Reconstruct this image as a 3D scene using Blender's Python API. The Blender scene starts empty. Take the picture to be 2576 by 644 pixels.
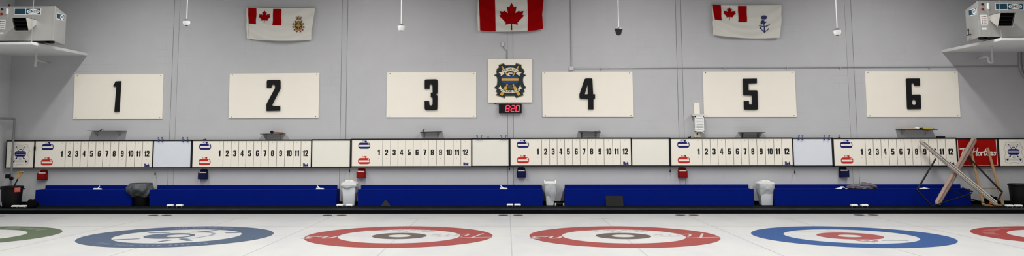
import bpy, bmesh, math, random
from mathutils import Vector, Matrix, noise
from mathutils.geometry import tessellate_polygon
random.seed(7)
PI = math.pi
scene = bpy.context.scene
COL = scene.collection

# ------------------------------------------------------------------ camera survey
F_PX, PPX, PPY = 2113.6444, 1226.3268, 118.646
PITCH, YAW, ROLL, CAM_H = 0.1093, 0.0222, -0.0024, 1.8799
c_, s_ = math.cos(YAW), math.sin(YAW)
fw = Vector((-s_, c_, 0)); rt = Vector((c_, s_, 0)); up = Vector((0, 0, 1))
FWD = fw*math.cos(PITCH) + up*math.sin(PITCH)
UPV = -fw*math.sin(PITCH) + up*math.cos(PITCH)
R2 = rt*math.cos(ROLL) + UPV*math.sin(ROLL)
U2 = -rt*math.sin(ROLL) + UPV*math.cos(ROLL)
CAMP = Vector((0, 0, CAM_H))
def ray(u, v): return FWD + R2*((u-PPX)/F_PX) - U2*((v-PPY)/F_PX)
def onY(u, v, Y):
    d = ray(u, v); return CAMP + d*(Y/d.y)
def onZ(u, v, Z):
    d = ray(u, v); return CAMP + d*((Z-CAM_H)/d.z)

WALL = 23.25          # back wall
SIGN = WALL-0.03      # face of the sheet-number signs
BOARD = WALL-0.13     # face of the score boards
DECK = 0.115          # walkway height
EDGE = 21.70          # where the ice meets the walkway
TEE = 16.75
X0, SP = -10.868, 4.379   # centre of sheet 1 and sheet spacing
WL, WR = -13.93, 14.33
CEIL = 7.9
BACK = -6.0

# ------------------------------------------------------------------ materials
def lin(c):
    return tuple(((x/255)/12.92 if x/255 <= .04045 else ((x/255+.055)/1.055)**2.4) for x in c)
MATS = {}
def mat(name, rgb, rough=.6, metal=0, var=.06, scale=6, bump=0, bscale=40, spec=.5, alpha=1, emit=0, sheen=0):
    if name in MATS: return MATS[name]
    m = bpy.data.materials.new(name); m.use_nodes = True
    nt = m.node_tree; b = nt.nodes['Principled BSDF']
    col = lin(rgb)
    tc = nt.nodes.new('ShaderNodeTexCoord')
    if var:
        n = nt.nodes.new('ShaderNodeTexNoise'); n.inputs['Scale'].default_value = scale; n.inputs['Detail'].default_value = 5
        nt.links.new(tc.outputs['Object'], n.inputs['Vector'])
        mx = nt.nodes.new('ShaderNodeMix'); mx.data_type = 'RGBA'
        mx.inputs[6].default_value = (*[c*(1-var) for c in col], 1)
        mx.inputs[7].default_value = (*[min(1, c*(1+var)) for c in col], 1)
        nt.links.new(n.outputs['Fac'], mx.inputs[0]); nt.links.new(mx.outputs[2], b.inputs['Base Color'])
    else:
        b.inputs['Base Color'].default_value = (*col, 1)
    b.inputs['Roughness'].default_value = rough; b.inputs['Metallic'].default_value = metal
    b.inputs['Specular IOR Level'].default_value = spec
    if sheen: b.inputs['Sheen Weight'].default_value = sheen
    if alpha < 1: b.inputs['Alpha'].default_value = alpha
    if emit:
        b.inputs['Emission Color'].default_value = (*col, 1); b.inputs['Emission Strength'].default_value = emit
    if bump:
        n2 = nt.nodes.new('ShaderNodeTexNoise'); n2.inputs['Scale'].default_value = bscale; n2.inputs['Detail'].default_value = 4
        nt.links.new(tc.outputs['Object'], n2.inputs['Vector'])
        bp = nt.nodes.new('ShaderNodeBump'); bp.inputs['Strength'].default_value = bump; bp.inputs['Distance'].default_value = .01
        nt.links.new(n2.outputs['Fac'], bp.inputs['Height']); nt.links.new(bp.outputs['Normal'], b.inputs['Normal'])
    MATS[name] = m
    return m

def block_wall(name, rgb, axis='X', z_phase=0.0):
    m = bpy.data.materials.new(name); m.use_nodes = True
    nt = m.node_tree; b = nt.nodes['Principled BSDF']; L = nt.links.new
    tc = nt.nodes.new('ShaderNodeTexCoord'); sp = nt.nodes.new('ShaderNodeSeparateXYZ'); cb = nt.nodes.new('ShaderNodeCombineXYZ')
    L(tc.outputs['Object'], sp.inputs[0]); L(sp.outputs[axis], cb.inputs[0])
    ad = nt.nodes.new('ShaderNodeMath'); ad.operation = 'ADD'; ad.inputs[1].default_value = z_phase
    L(sp.outputs['Z'], ad.inputs[0]); L(ad.outputs[0], cb.inputs[1])
    br = nt.nodes.new('ShaderNodeTexBrick')
    br.inputs['Scale'].default_value = 1; br.inputs['Brick Width'].default_value = .4064; br.inputs['Row Height'].default_value = .2032
    br.inputs['Mortar Size'].default_value = .0045; br.inputs['Mortar Smooth'].default_value = .6
    L(cb.outputs[0], br.inputs['Vector'])
    col = lin(rgb)
    for k in ('Color1', 'Color2'): br.inputs[k].default_value = (1, 1, 1, 1)
    br.inputs['Mortar'].default_value = (0, 0, 0, 1)
    # joints show only here and there through the thick paint
    n1 = nt.nodes.new('ShaderNodeTexNoise'); n1.inputs['Scale'].default_value = .9; n1.inputs['Detail'].default_value = 6; n1.inputs['Roughness'].default_value = .7
    L(cb.outputs[0], n1.inputs['Vector'])
    mr = nt.nodes.new('ShaderNodeMapRange'); mr.inputs['From Min'].default_value = .5; mr.inputs['From Max'].default_value = .72
    mr.inputs['To Min'].default_value = .03; mr.inputs['To Max'].default_value = .42
    L(n1.outputs['Fac'], mr.inputs['Value'])
    inv = nt.nodes.new('ShaderNodeMath'); inv.operation = 'SUBTRACT'; inv.inputs[0].default_value = 1; L(br.outputs['Color'], inv.inputs[1])
    mu = nt.nodes.new('ShaderNodeMath'); mu.operation = 'MULTIPLY'; L(inv.outputs[0], mu.inputs[0]); L(mr.outputs[0], mu.inputs[1])
    n2 = nt.nodes.new('ShaderNodeTexNoise'); n2.inputs['Scale'].default_value = 2.2; n2.inputs['Detail'].default_value = 8
    L(tc.outputs['Object'], n2.inputs['Vector'])
    m1 = nt.nodes.new('ShaderNodeMix'); m1.data_type = 'RGBA'
    m1.inputs[6].default_value = (*[c*.95 for c in col], 1); m1.inputs[7].default_value = (*[c*1.05 for c in col], 1); L(n2.outputs['Fac'], m1.inputs[0])
    m2 = nt.nodes.new('ShaderNodeMix'); m2.data_type = 'RGBA'; m2.inputs[7].default_value = (*[c*.35 for c in col], 1)
    L(m1.outputs[2], m2.inputs[6]); L(mu.outputs[0], m2.inputs[0]); L(m2.outputs[2], b.inputs['Base Color'])
    b.inputs['Roughness'].default_value = .7; b.inputs['Specular IOR Level'].default_value = .25
    bp = nt.nodes.new('ShaderNodeBump'); bp.inputs['Strength'].default_value = .06; bp.inputs['Distance'].default_value = .002
    L(br.outputs['Color'], bp.inputs['Height']); L(bp.outputs['Normal'], b.inputs['Normal'])
    MATS[name] = m
    return m

def ice_mat():
    m = bpy.data.materials.new('ice'); m.use_nodes = True
    nt = m.node_tree; b = nt.nodes['Principled BSDF']; L = nt.links.new
    tc = nt.nodes.new('ShaderNodeTexCoord')
    mp = nt.nodes.new('ShaderNodeMapping'); mp.inputs['Scale'].default_value = (.9, .35, 1); mp.inputs['Rotation'].default_value = (0, 0, .15)
    L(tc.outputs['Object'], mp.inputs[0])
    n = nt.nodes.new('ShaderNodeTexNoise'); n.inputs['Scale'].default_value = 1.2; n.inputs['Detail'].default_value = 7; n.inputs['Roughness'].default_value = .62
    L(mp.outputs[0], n.inputs['Vector'])
    mr = nt.nodes.new('ShaderNodeMapRange'); mr.inputs['From Min'].default_value = .42; mr.inputs['From Max'].default_value = .68
    L(n.outputs['Fac'], mr.inputs['Value'])
    mx = nt.nodes.new('ShaderNodeMix'); mx.data_type = 'RGBA'
    mx.inputs[6].default_value = (*lin((178, 178, 175)), 1); mx.inputs[7].default_value = (*lin((170, 170, 173)), 1)
    L(mr.outputs[0], mx.inputs[0]); L(mx.outputs[2], b.inputs['Base Color'])
    b.inputs['Roughness'].default_value = .42; b.inputs['Specular IOR Level'].default_value = .35
    n2 = nt.nodes.new('ShaderNodeTexNoise'); n2.inputs['Scale'].default_value = 120; L(tc.outputs['Object'], n2.inputs['Vector'])
    bp = nt.nodes.new('ShaderNodeBump'); bp.inputs['Strength'].default_value = .15; bp.inputs['Distance'].default_value = .002
    L(n2.outputs['Fac'], bp.inputs['Height']); L(bp.outputs['Normal'], b.inputs['Normal'])
    MATS['ice'] = m
    return m

def galvanized():
    m = mat('stainless_steel', (192, 191, 187), rough=.4, metal=.6, var=.12, scale=3, bump=.05, bscale=8)
    return m

# ------------------------------------------------------------------ mesh builder
def arc_corner(p0, p1, p2, r, n=5):
    a = (Vector(p0)-Vector(p1)); b = (Vector(p2)-Vector(p1))
    la, lb = a.length, b.length
    if la < 1e-9 or lb < 1e-9: return [tuple(p1)]
    a /= la; b /= lb
    ang = a.angle(b, PI)
    if ang > PI-.05: return [tuple(p1)]
    d = min(r/math.tan(ang/2), la*.49, lb*.49)
    s, e = Vector(p1)+a*d, Vector(p1)+b*d
    out = []
    for i in range(n+1):
        t = i/n
        q = s*(1-t)**2 + Vector(p1)*2*t*(1-t) + e*t*t
        out.append((q.x, q.y))
    return out
def rp(pts, n=5):
    """polygon with optional corner radius as third number"""
    out = []
    for i, p in enumerate(pts):
        if len(p) == 3:
            out += arc_corner(pts[i-1][:2], p[:2], pts[(i+1) % len(pts)][:2], p[2], n)
        else: out.append(tuple(p))
    return out
def rrect(x0, z0, x1, z1, r, n=5): return rp([(x0, z0, r), (x1, z0, r), (x1, z1, r), (x0, z1, r)], n)
def circ(cx, cz, r, n=20, sx=1): return [(cx+r*sx*math.cos(2*PI*i/n), cz+r*math.sin(2*PI*i/n)) for i in range(n)]
def smooth_path(pts, n=6):
    if len(pts) < 3: return [Vector(p) for p in pts]
    P = [Vector(p) for p in pts]; out = []
    for i in range(len(P)-1):
        a, b, c, d = P[max(i-1, 0)], P[i], P[i+1], P[min(i+2, len(P)-1)]
        for k in range(n):
            t = k/n
            out.append(.5*((2*b)+(c-a)*t+(2*a-5*b+4*c-d)*t*t+(3*b-a-3*c+d)*t**3))
    out.append(P[-1]); return out

def _area(L): return sum(L[i-1][0]*L[i][1]-L[i][0]*L[i-1][1] for i in range(len(L)))/2
class MB:
    def __init__(s): s.bm = bmesh.new()
    def box(s, a, b, bev=0, mi=0, rot=None, seg=2):
        x0, x1 = sorted((a[0], b[0])); y0, y1 = sorted((a[1], b[1])); z0, z1 = sorted((a[2], b[2]))
        t = bmesh.new()
        vs = [t.verts.new(p) for p in ((x0,y0,z0),(x1,y0,z0),(x1,y1,z0),(x0,y1,z0),(x0,y0,z1),(x1,y0,z1),(x1,y1,z1),(x0,y1,z1))]
        for f in ((0,3,2,1),(4,5,6,7),(0,1,5,4),(1,2,6,5),(2,3,7,6),(3,0,4,7)): t.faces.new([vs[i] for i in f])
        if bev: bmesh.ops.bevel(t, geom=t.edges[:], offset=bev, segments=seg, affect='EDGES', profile=.5)
        return s.merge(t, mi, rot)
    def hexa(s, P, bev=0, mi=0):
        """8 corners, bottom four then top four, both counter-clockwise seen from above"""
        t = bmesh.new(); vs = [t.verts.new(p) for p in P]
        for f in ((0,3,2,1),(4,5,6,7),(0,1,5,4),(1,2,6,5),(2,3,7,6),(3,0,4,7)): t.faces.new([vs[i] for i in f])
        if bev: bmesh.ops.bevel(t, geom=t.edges[:], offset=bev, segments=2, affect='EDGES', profile=.5)
        return s.merge(t, mi)
    def merge(s, t, mi=0, M=None):
        if M is not None: bmesh.ops.transform(t, matrix=M, verts=t.verts)
        mp = {}
        for v in t.verts: mp[v] = s.bm.verts.new(v.co)
        for f in t.faces:
            try:
                g = s.bm.faces.new([mp[v] for v in f.verts]); g.material_index = mi or f.material_index
            except ValueError: pass
        t.free(); return s
    def tube(s, pts, r, seg=8, mi=0, cap=True, flat=None):
        P = [Vector(p) for p in pts]; n = len(P)
        R = r if isinstance(r, (list, tuple)) else [r]*n
        rings = []; ref = None
        for i, p in enumerate(P):
            d = (P[min(i+1, n-1)]-P[max(i-1, 0)]).normalized()
            if ref is None:
                ref = Vector((0, 0, 1)) if abs(d.z) < .9 else Vector((1, 0, 0))
            a = d.cross(ref).normalized(); b = a.cross(d).normalized(); ref = b
            k = 1.0
            if 0 < i < n-1:
                t1 = (P[i]-P[i-1]).normalized(); t2 = (P[i+1]-P[i]).normalized()
                k = 1/max(.5, math.cos(t1.angle(t2, 0)/2))
            rings.append([s.bm.verts.new(p + (a*math.cos(2*PI*j/seg) + b*math.sin(2*PI*j/seg))*R[i]*k) for j in range(seg)])
        for i in range(n-1):
            for j in range(seg):
                f = s.bm.faces.new((rings[i][j], rings[i][(j+1) % seg], rings[i+1][(j+1) % seg], rings[i+1][j])); f.material_index = mi
        if cap:
            s.bm.faces.new(rings[0]).material_index = mi; s.bm.faces.new(rings[-1][::-1]).material_index = mi
        return s
    def lathe(s, prof, c=(0, 0, 0), seg=20, mi=0, capb=True, capt=True, sy=1):
        c = Vector(c); rings = []
        for r, z in prof:
            rings.append([s.bm.verts.new(c+Vector((r*math.cos(2*PI*j/seg), r*sy*math.sin(2*PI*j/seg), z))) for j in range(seg)])
        for a, b in zip(rings, rings[1:]):
            for j in range(seg): s.bm.faces.new((a[j], a[(j+1) % seg], b[(j+1) % seg], b[j])).material_index = mi
        if capb: s.bm.faces.new(rings[0][::-1]).material_index = mi
        if capt: s.bm.faces.new(rings[-1]).material_index = mi
        return s
    def prism(s, loops, t0, t1, mapf=None, mi=0):
        """loops: outer loop then holes, in (x, z); t0 back plane, t1 front plane (Y by default)"""
        if loops and isinstance(loops[0][0], (int, float)): loops = [loops]
        mapf = mapf or (lambda x, z, t: (x, t, z))
        tri = tessellate_polygon([[Vector((p[0], p[1], 0)) for p in l] for l in loops])
        flat = [p for l in loops for p in l]
        fr = [s.bm.verts.new(mapf(p[0], p[1], t1)) for p in flat]
        for f in tri:
            try: s.bm.faces.new([fr[i] for i in f]).material_index = mi
            except ValueError: pass
        if t0 != t1:
            bk = [s.bm.verts.new(mapf(p[0], p[1], t0)) for p in flat]
            for f in tri:
                try: s.bm.faces.new([bk[i] for i in reversed(f)]).material_index = mi
                except ValueError: pass
            k = 0
            for l in loops:
                n = len(l)
                for i in range(n):
                    a, b = k+i, k+(i+1) % n
                    try: s.bm.faces.new((fr[a], fr[b], bk[b], bk[a])).material_index = mi
                    except ValueError: pass
                k += n
        return s
    def ribbon(s, pts, w, t0, t1, mapf=None, mi=0, closed=False, n=8):
        """flat stroke of width w along a polyline, mitred joints, round ends"""
        given = mapf is not None; mapf = mapf or (lambda x, z, t: (x, t, z))
        P = []
        for p in pts:
            q = Vector((p[0], p[1]))
            if not P or (q-P[-1]).length > 1e-6: P.append(q)
        if closed and len(P) > 2 and (P[0]-P[-1]).length < 1e-6: P.pop()
        s.k = getattr(s, 'k', 0)+1; e = (1 if (t1 > t0 or (t1 == t0 and given)) else -1)*.00016*(s.k % 7)
        t0, t1 = (t0+e, t1+e) if t0 == t1 else (t0, t1+e)
        N = len(P)
        if N < 2:
            return s.prism(circ(P[0].x, P[0].y, w/2, 12), t0, t1, mapf, mi)
        Lp, Rp = [], []
        for i in range(N):
            a = P[i]-P[i-1] if (i > 0 or closed) else P[1]-P[0]
            b = P[(i+1) % N]-P[i] if (i < N-1 or closed) else a
            a, b = a.normalized(), b.normalized()
            na, nb = Vector((-a.y, a.x)), Vector((-b.y, b.x))
            m = na+nb
            m = na if m.length < .2 else m.normalized()
            k = min(1.6, 1/max(.3, m.dot(na)))
            Lp.append(P[i]+m*(w/2*k)); Rp.append(P[i]-m*(w/2*k))
        if closed:
            return s.prism([[p[:] for p in Lp], [p[:] for p in Rp][::-1]] if abs(_area(Lp)) > abs(_area(Rp)) else [[p[:] for p in Rp], [p[:] for p in Lp][::-1]], t0, t1, mapf, mi)
        def cap(c, frm, to):
            a0 = math.atan2(frm.y-c.y, frm.x-c.x); out = []
            for k in range(1, 6): 
                a = a0+PI*k/6; out.append(c+Vector((math.cos(a), math.sin(a)))*w/2)
            return out
        loop = Rp+cap(P[-1], Rp[-1], Lp[-1])+Lp[::-1]+cap(P[0], Lp[0], Rp[0])
        f = [s.bm.verts.new(mapf(p.x, p.y, t1)) for p in loop]; nR = len(Rp); c1 = 5
        def quad(vs):
            try: s.bm.faces.new(vs).material_index = mi
            except ValueError: pass
        for i in range(N-1):
            quad([f[i], f[i+1], f[nR+c1+N-2-i], f[nR+c1+N-1-i]])
        quad([f[nR-1]]+f[nR:nR+c1]+[f[nR+c1]])
        quad([f[nR+c1+N-1]]+f[nR+c1+N:]+[f[0]])
        if t0 != t1:
            g = [s.bm.verts.new(mapf(p.x, p.y, t0)) for p in loop]; M_ = len(loop)
            for i in range(M_): quad([f[i], g[i], g[(i+1) % M_], f[(i+1) % M_]])
        return s
    def grid(s, fn, nu, nv, mi=0):
        V = [[s.bm.verts.new(fn(i/nu, j/nv)) for j in range(nv+1)] for i in range(nu+1)]
        for i in range(nu):
            for j in range(nv): s.bm.faces.new((V[i][j], V[i+1][j], V[i+1][j+1], V[i][j+1])).material_index = mi
        return s
    def blob(s, c, r, seed=0, amp=.25, fr=3, sub=3, mi=0, floor=None):
        t = bmesh.new(); bmesh.ops.create_icosphere(t, subdivisions=sub, radius=1)
        for v in t.verts:
            k = 1+amp*noise.noise(v.co*fr+Vector((seed*7.3, seed*1.7, 0)))*1.6
            v.co = Vector((c[0]+v.co.x*r[0]*k, c[1]+v.co.y*r[1]*k, c[2]+v.co.z*r[2]*k))
            if floor is not None and v.co.z < floor: v.co.z = floor
        return s.merge(t, mi)
    def build(s, name, m, parent=None, smooth=False, origin=None):
        me = bpy.data.meshes.new(name)
        off = Vector((0, 0, 0))
        if parent is not None:
            p = parent
            while p is not None: off += p.location; p = p.parent
        elif origin is not None: off = Vector(origin)
        else:
            vs = [v.co for v in s.bm.verts]
            off = Vector(((min(v.x for v in vs)+max(v.x for v in vs))/2, (min(v.y for v in vs)+max(v.y for v in vs))/2, min(v.z for v in vs)))
        if name not in ('floor',) and not name.startswith(('wall_', 'ceiling', 'walkway')):
            pass
        else: off = Vector((0, 0, 0))
        bmesh.ops.translate(s.bm, vec=-off, verts=s.bm.verts)
        bmesh.ops.recalc_face_normals(s.bm, faces=s.bm.faces)
        s.bm.to_mesh(me); s.bm.free()
        for mm in (m if isinstance(m, (list, tuple)) else [m]): me.materials.append(mm)
        if smooth:
            for p in me.polygons: p.use_smooth = True
            if smooth == 'auto': me.set_sharp_from_angle(angle=math.radians(35))
        o = bpy.data.objects.new(name, me); COL.objects.link(o)
        if parent is not None: o.parent = parent
        else: o.location = off
        return o

def tag(o, label=None, cat=None, group=None, kind=None):
    if label: o['label'] = label
    if cat: o['category'] = cat
    if group: o['group'] = group
    if kind: o['kind'] = kind
    return o
def thing(name, loc, label, cat, group=None):
    o = bpy.data.objects.new(name, None); COL.objects.link(o); o.location = loc; o.empty_display_size = .1
    return tag(o, label, cat, group)
def copy_tree(o, parent=None):
    c = o.copy(); COL.objects.link(c)
    if parent is not None: c.parent = parent
    for ch in [x for x in o.children]: copy_tree(ch, c)
    return c
def struct(o): o['kind'] = 'structure'; return o

# ------------------------------------------------------------------ lettering
DIG = {
'0': [[(0,0,.2),(.5,0,.2),(.5,1,.2),(0,1,.2)], [(.19,.15,.06),(.31,.15,.06),(.31,.85,.06),(.19,.85,.06)]],
'1': [[(.15,0),(.37,0),(.37,1),(.2,1),(.14,.88),(0,.82),(0,.68),(.15,.7)]],
'2': [[(0,0),(.5,0),(.5,.15),(.22,.15),(.5,.52,.1),(.5,1,.2),(0,1,.2),(0,.64),(.19,.64),(.19,.86,.06),(.31,.86,.06),(.31,.6,.05),(0,.18,.05)]],
'3': [[(0,0,.2),(.5,0,.2),(.5,.46,.08),(.43,.52),(.5,.58,.08),(.5,1,.2),(0,1,.2),(0,.68),(.19,.68),(.19,.86,.06),(.31,.86,.06),(.31,.6,.04),(.17,.59),(.17,.45),(.31,.44,.04),(.31,.14,.06),(.19,.14,.06),(.19,.34),(0,.34)]],
'4': [[(.26,0),(.44,0),(.44,.2),(.52,.2),(.52,.34),(.44,.34),(.44,1),(.2,1),(0,.34),(0,.2),(.26,.2)], [(.12,.34),(.26,.34),(.26,.78)]],
'5': [[(0,1),(.48,1),(.48,.85),(.18,.85),(.18,.64),(.5,.66,.15),(.5,0,.2),(0,0,.2),(0,.34),(.19,.34),(.19,.14,.06),(.31,.14,.06),(.31,.53,.06),(.18,.53,.04),(.18,.47),(0,.47)]],
'6': [[(0,1,.2),(.5,1,.2),(.5,.7),(.31,.7),(.31,.86,.06),(.19,.86,.06),(.19,.58),(.5,.62,.16),(.5,0,.2),(0,0,.2)], [(.19,.14,.06),(.31,.14,.06),(.31,.48,.06),(.19,.48,.06)]],
'7': [[(0,1),(.48,1),(.48,.83),(.32,0),(.11,0),(.28,.83),(0,.83)]],
'8': [[(0,0,.2),(.5,0,.2),(.5,.46,.1),(.45,.52),(.5,.58,.1),(.5,1,.2),(0,1,.2),(0,.58,.1),(.05,.52),(0,.46,.1)], [(.19,.14,.06),(.31,.14,.06),(.31,.44,.06),(.19,.44,.06)], [(.19,.6,.06),(.31,.6,.06),(.31,.86,.06),(.19,.86,.06)]],
'9': None}
DIG['9'] = [[(.5-p[0], 1-p[1], *p[2:]) for p in l] for l in DIG['6']]
DW = {'1': .37, '4': .52, '7': .48}
def digits(mb, text, cx, z0, h, t0, t1):
    ws = [DW.get(ch, .5) for ch in text]; gap = .05
    x = cx-(sum(ws)+gap*(len(text)-1))*h/2
    for ch, w in zip(text, ws):
        mb.prism([[(x+p[0]*h, z0+p[1]*h) for p in rp(l)] for l in DIG[ch]], t0, t1)
        x += (w+gap)*h

_tc = {}
def text_faces(s, bold=0.0):
    key = (s, bold)
    if key in _tc: return _tc[key]
    cu = bpy.data.curves.new('lettering', 'FONT'); cu.body = s; cu.size = 1; cu.offset = bold; cu.resolution_u = 3
    cu.align_x = 'CENTER'
    ob = bpy.data.objects.new('lettering', cu); COL.objects.link(ob)
    bpy.context.view_layer.update()
    me = ob.evaluated_get(bpy.context.evaluated_depsgraph_get()).to_mesh()
    vs = [(v.co.x, v.co.y) for v in me.vertices]; fs = [tuple(p.vertices) for p in me.polygons]
    ob.to_mesh_clear(); bpy.data.objects.remove(ob); bpy.data.curves.remove(cu)
    _tc[key] = (vs, fs); return _tc[key]
def text(mb, s, cx, z0, w, h, y, bold=.02, rot=0, mapf=None, mi=0, sg=-1):
    """text of cap height h, squeezed to width w, baseline centre (cx, z0) on plane y; weight from three shifted layers"""
    vs, fs = text_faces(s, 0)
    x0 = min(v[0] for v in vs); x1 = max(v[0] for v in vs); zt = max(v[1] for v in vs); zb = min(v[1] for v in vs)
    kx = w/(x1-x0); kz = h/(zt-zb); cr, sr = math.cos(rot), math.sin(rot)
    mapf = mapf or (lambda x, z, t: (x, t, z))
    for lay, (dx, dz) in enumerate(((-1, 0), (1, 0), (0, 1), (0, -1))):
        P = []
        for v in vs:
            a, b = (v[0]-(x0+x1)/2)*kx+dx*bold*h, (v[1]-zb)*kz+dz*bold*h*.6
            P.append(mb.bm.verts.new(mapf(cx+a*cr-b*sr, z0+a*sr+b*cr, y+sg*.0004*lay)))
        for f in fs:
            try: mb.bm.faces.new([P[i] for i in f]).material_index = mi
            except ValueError: pass
def text_arc(mb, s, pts, h, wch, y, bold=.03, mapf=None):
    """letters set one by one along a polyline of baseline points"""
    P = smooth_path([(a, b, 0) for a, b in pts], 10); L = [0]
    for a, b in zip(P, P[1:]): L.append(L[-1]+(b-a).length)
    n = len(s)
    for i, ch in enumerate(s):
        if ch == ' ': continue
        d = L[-1]*(i+.5)/n
        k = max(j for j in range(len(L)-1) if L[j] <= d)
        t = (d-L[k])/(L[k+1]-L[k]); p = P[k].lerp(P[k+1], t); q = P[k+1]-P[k]
        w = wch*(.2 if ch == 'I' else 1)
        text(mb, ch, p.x, p.y, w, h, y, bold, math.atan2(q.y, q.x), mapf)

def ell(cx, cz, a, b, n=14, sl=.15): return [(cx+a*math.cos(2*PI*i/n)+sl*b*math.sin(2*PI*i/n), cz+b*math.sin(2*PI*i/n)) for i in range(n+1)]
SCRIPT = {
'T': [[(0,1.88),(.8,1.93),(1.7,2.02)], [(.95,1.93),(.75,1.1),(.45,0)]],
'i': [[(1.35,1),(1.2,.35),(1.28,.02),(1.55,.25)], [(1.5,1.5),(1.53,1.53)]],
'm': [[(1.95,1),(1.72,0)], [(1.82,.5),(2.15,.98),(2.38,.85),(2.2,0)], [(2.28,.5),(2.6,.98),(2.83,.85),(2.68,.15),(2.8,0),(3.05,.25)]],
'H': [[(3.75,2.05),(3.5,1.1),(3.15,0)], [(4.75,2.1),(4.5,1.1),(4.3,.15),(4.5,0),(4.7,.2)], [(3.3,.95),(3.9,1.1),(4.5,1.15)]],
'o': [ell(5.18,.5,.4,.47)],
'r': [[(5.78,.95),(5.62,0)], [(5.7,.55),(5.98,.95),(6.22,.88)]],
't': [[(6.85,1.75),(6.6,.7),(6.55,.1),(6.75,0),(7,.25)], [(6.35,1.12),(6.75,1.15),(7.15,1.22)]],
'p': [ell(7.5,.5,.38,.47)],
'n': [[(8.15,.98),(7.95,0)], [(8.02,.5),(8.38,.98),(8.58,.82),(8.45,.12),(8.6,0),(8.85,.25)]],
's': [[(9.55,.88),(9.28,.98),(9.12,.75),(9.42,.35),(9.25,.02),(8.95,.12)]]}
def script(mb, letters, fn, w, t0, t1, mapf=None):
    for ch in letters:
        for st in SCRIPT[ch]:
            mb.ribbon([fn(p.x, p.y) for p in smooth_path([(a, b, 0) for a, b in st], 4)], w, t0, t1, mapf, closed=math.dist(st[0], st[-1]) < 1e-6)

LEAF_H = [(0,0),(-.1,.3),(-.21,.25),(-.155,.72),(-.31,.53),(-.345,.6),(-.51,.57),(-.455,.82),(-.53,.9),(-.25,1.36),(-.27,1.5),(-.02,1.44)]
LEAF = LEAF_H + [(-.025, 1.9), (.025, 1.9)] + [(-x, y) for x, y in LEAF_H[::-1][:-1]]

# ------------------------------------------------------------------ room materials
GREY = (186, 186, 188)
M_wall = block_wall('painted_block_wall', GREY, 'X', .06)
M_side = block_wall('painted_block_side_wall', (200, 200, 202), 'Y', .06)
M_ice = ice_mat()
M_pil = mat('painted_steel_column', (181, 181, 183), .6, 0, .03)
M_ceil = mat('ceiling_paint', (70, 70, 70), .9)
M_line = mat('ice_line', (154, 154, 157), .5, 0, .1, 3, spec=.3)
M_rub = mat('black_rubber_floor', (21, 25, 26), .9, 0, .7, 5, bump=.4, bscale=60, spec=.04)
M_rubedge = mat('black_rubber_edge', (6, 7, 9), .7, 0, .2, spec=.05)
M_strip = mat('worn_metal_nosing', (40, 43, 45), .7, 0, .8, 4, spec=.1)
M_cream = mat('cream_panel', (240, 234, 221), .55, 0, .025, 3, spec=.3)
M_black = mat('black_frame', (13, 13, 15), .5, 0, .1, spec=.3)
M_ink = mat('black_ink', (14, 14, 17), .6, 0, 0, spec=.2)
M_navy = mat('navy_print', (22, 24, 100), .6, 0, 0, spec=.2)
M_redp = mat('red_print', (192, 40, 34), .6, 0, 0, spec=.2)
M_wb = mat('whiteboard_white', (221, 225, 232), .3, 0, .03, 4, spec=.4)
M_wb2 = mat('whiteboard_cream', (236, 233, 222), .35, 0, .025, 4, spec=.4)
M_blue = mat('blue_bench_paint', (1, 24, 114), .7, 0, .12, 4, spec=.05)
M_grayline = mat('grey_print', (188, 186, 180), .6, 0, 0)
M_white = mat('white_plastic', (232, 232, 230), .4, 0, .03)
M_wpaint = mat('white_shelf_paint', (226, 227, 226), .5, 0, .04)
M_pvc = mat('grey_white_pipe', (190, 192, 190), .45)
M_black2 = mat('black_plastic', (10, 10, 12), .55, 0, .1, spec=.2)
M_wood = mat('pine_wood', (160, 128, 88), .6, 0, .15, 8)
M_steel = galvanized()
M_flagw = mat('white_flag_cloth', (213, 211, 203), .9, 0, .02, 4, spec=.1)
M_flagr = mat('red_flag_cloth', (146, 2, 6), .9, 0, .04, 8, spec=.05)
M_zinc = mat('zinc_conduit', (165, 166, 168), .45, .3, .05)
M_teal = mat('teal_sign_print', (5, 30, 41), .55, 0, .05)
M_gold = mat('gold_print', (204, 162, 62), .5, 0, .05)
M_rib = mat('ribbon_print', (232, 222, 196), .55, 0, .03)
M_bprint = mat('blue_print', (14, 54, 116), .5, 0, .03)
M_led = mat('red_led', (255, 36, 60), .4, 0, 0, emit=3.0)
M_tblue = mat('sticker_teal', (8, 58, 78), .4, 0, .05)

# ------------------------------------------------------------------ the setting
# ice sheet with its thin lines
fl = MB()
fl.grid(lambda u, v: (WL+(WR-WL)*u, BACK+(EDGE+.02-BACK)*v, 0), 24, 24)
def line_quad(x0, y0, x1, y1, w, z=.0012):
    a, b = Vector((x0, y0)), Vector((x1, y1)); d = (b-a).normalized(); n = Vector((-d.y, d.x))*w/2
    fl.bm.faces.new([fl.bm.verts.new((p.x, p.y, z)) for p in (a-n, a+n, b+n, b-n)]).material_index = 1
HACK = TEE+3.66
for k in range(6):
    x = X0+SP*k
    line_quad(x, BACK+1, x, HACK, .02)
    line_quad(x-.27, HACK, x+.27, HACK, .02)
    if k: line_quad(x-SP/2, BACK+1, x-SP/2, EDGE-.05, .02, .0011)
line_quad(WL+.3, TEE, WR-.3, TEE, .022, .0014)
line_quad(WL+.3, TEE+1.86, WR-.3, TEE+1.86, .014, .0013)
struct(fl.build('floor', [M_ice, M_line]))
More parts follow.
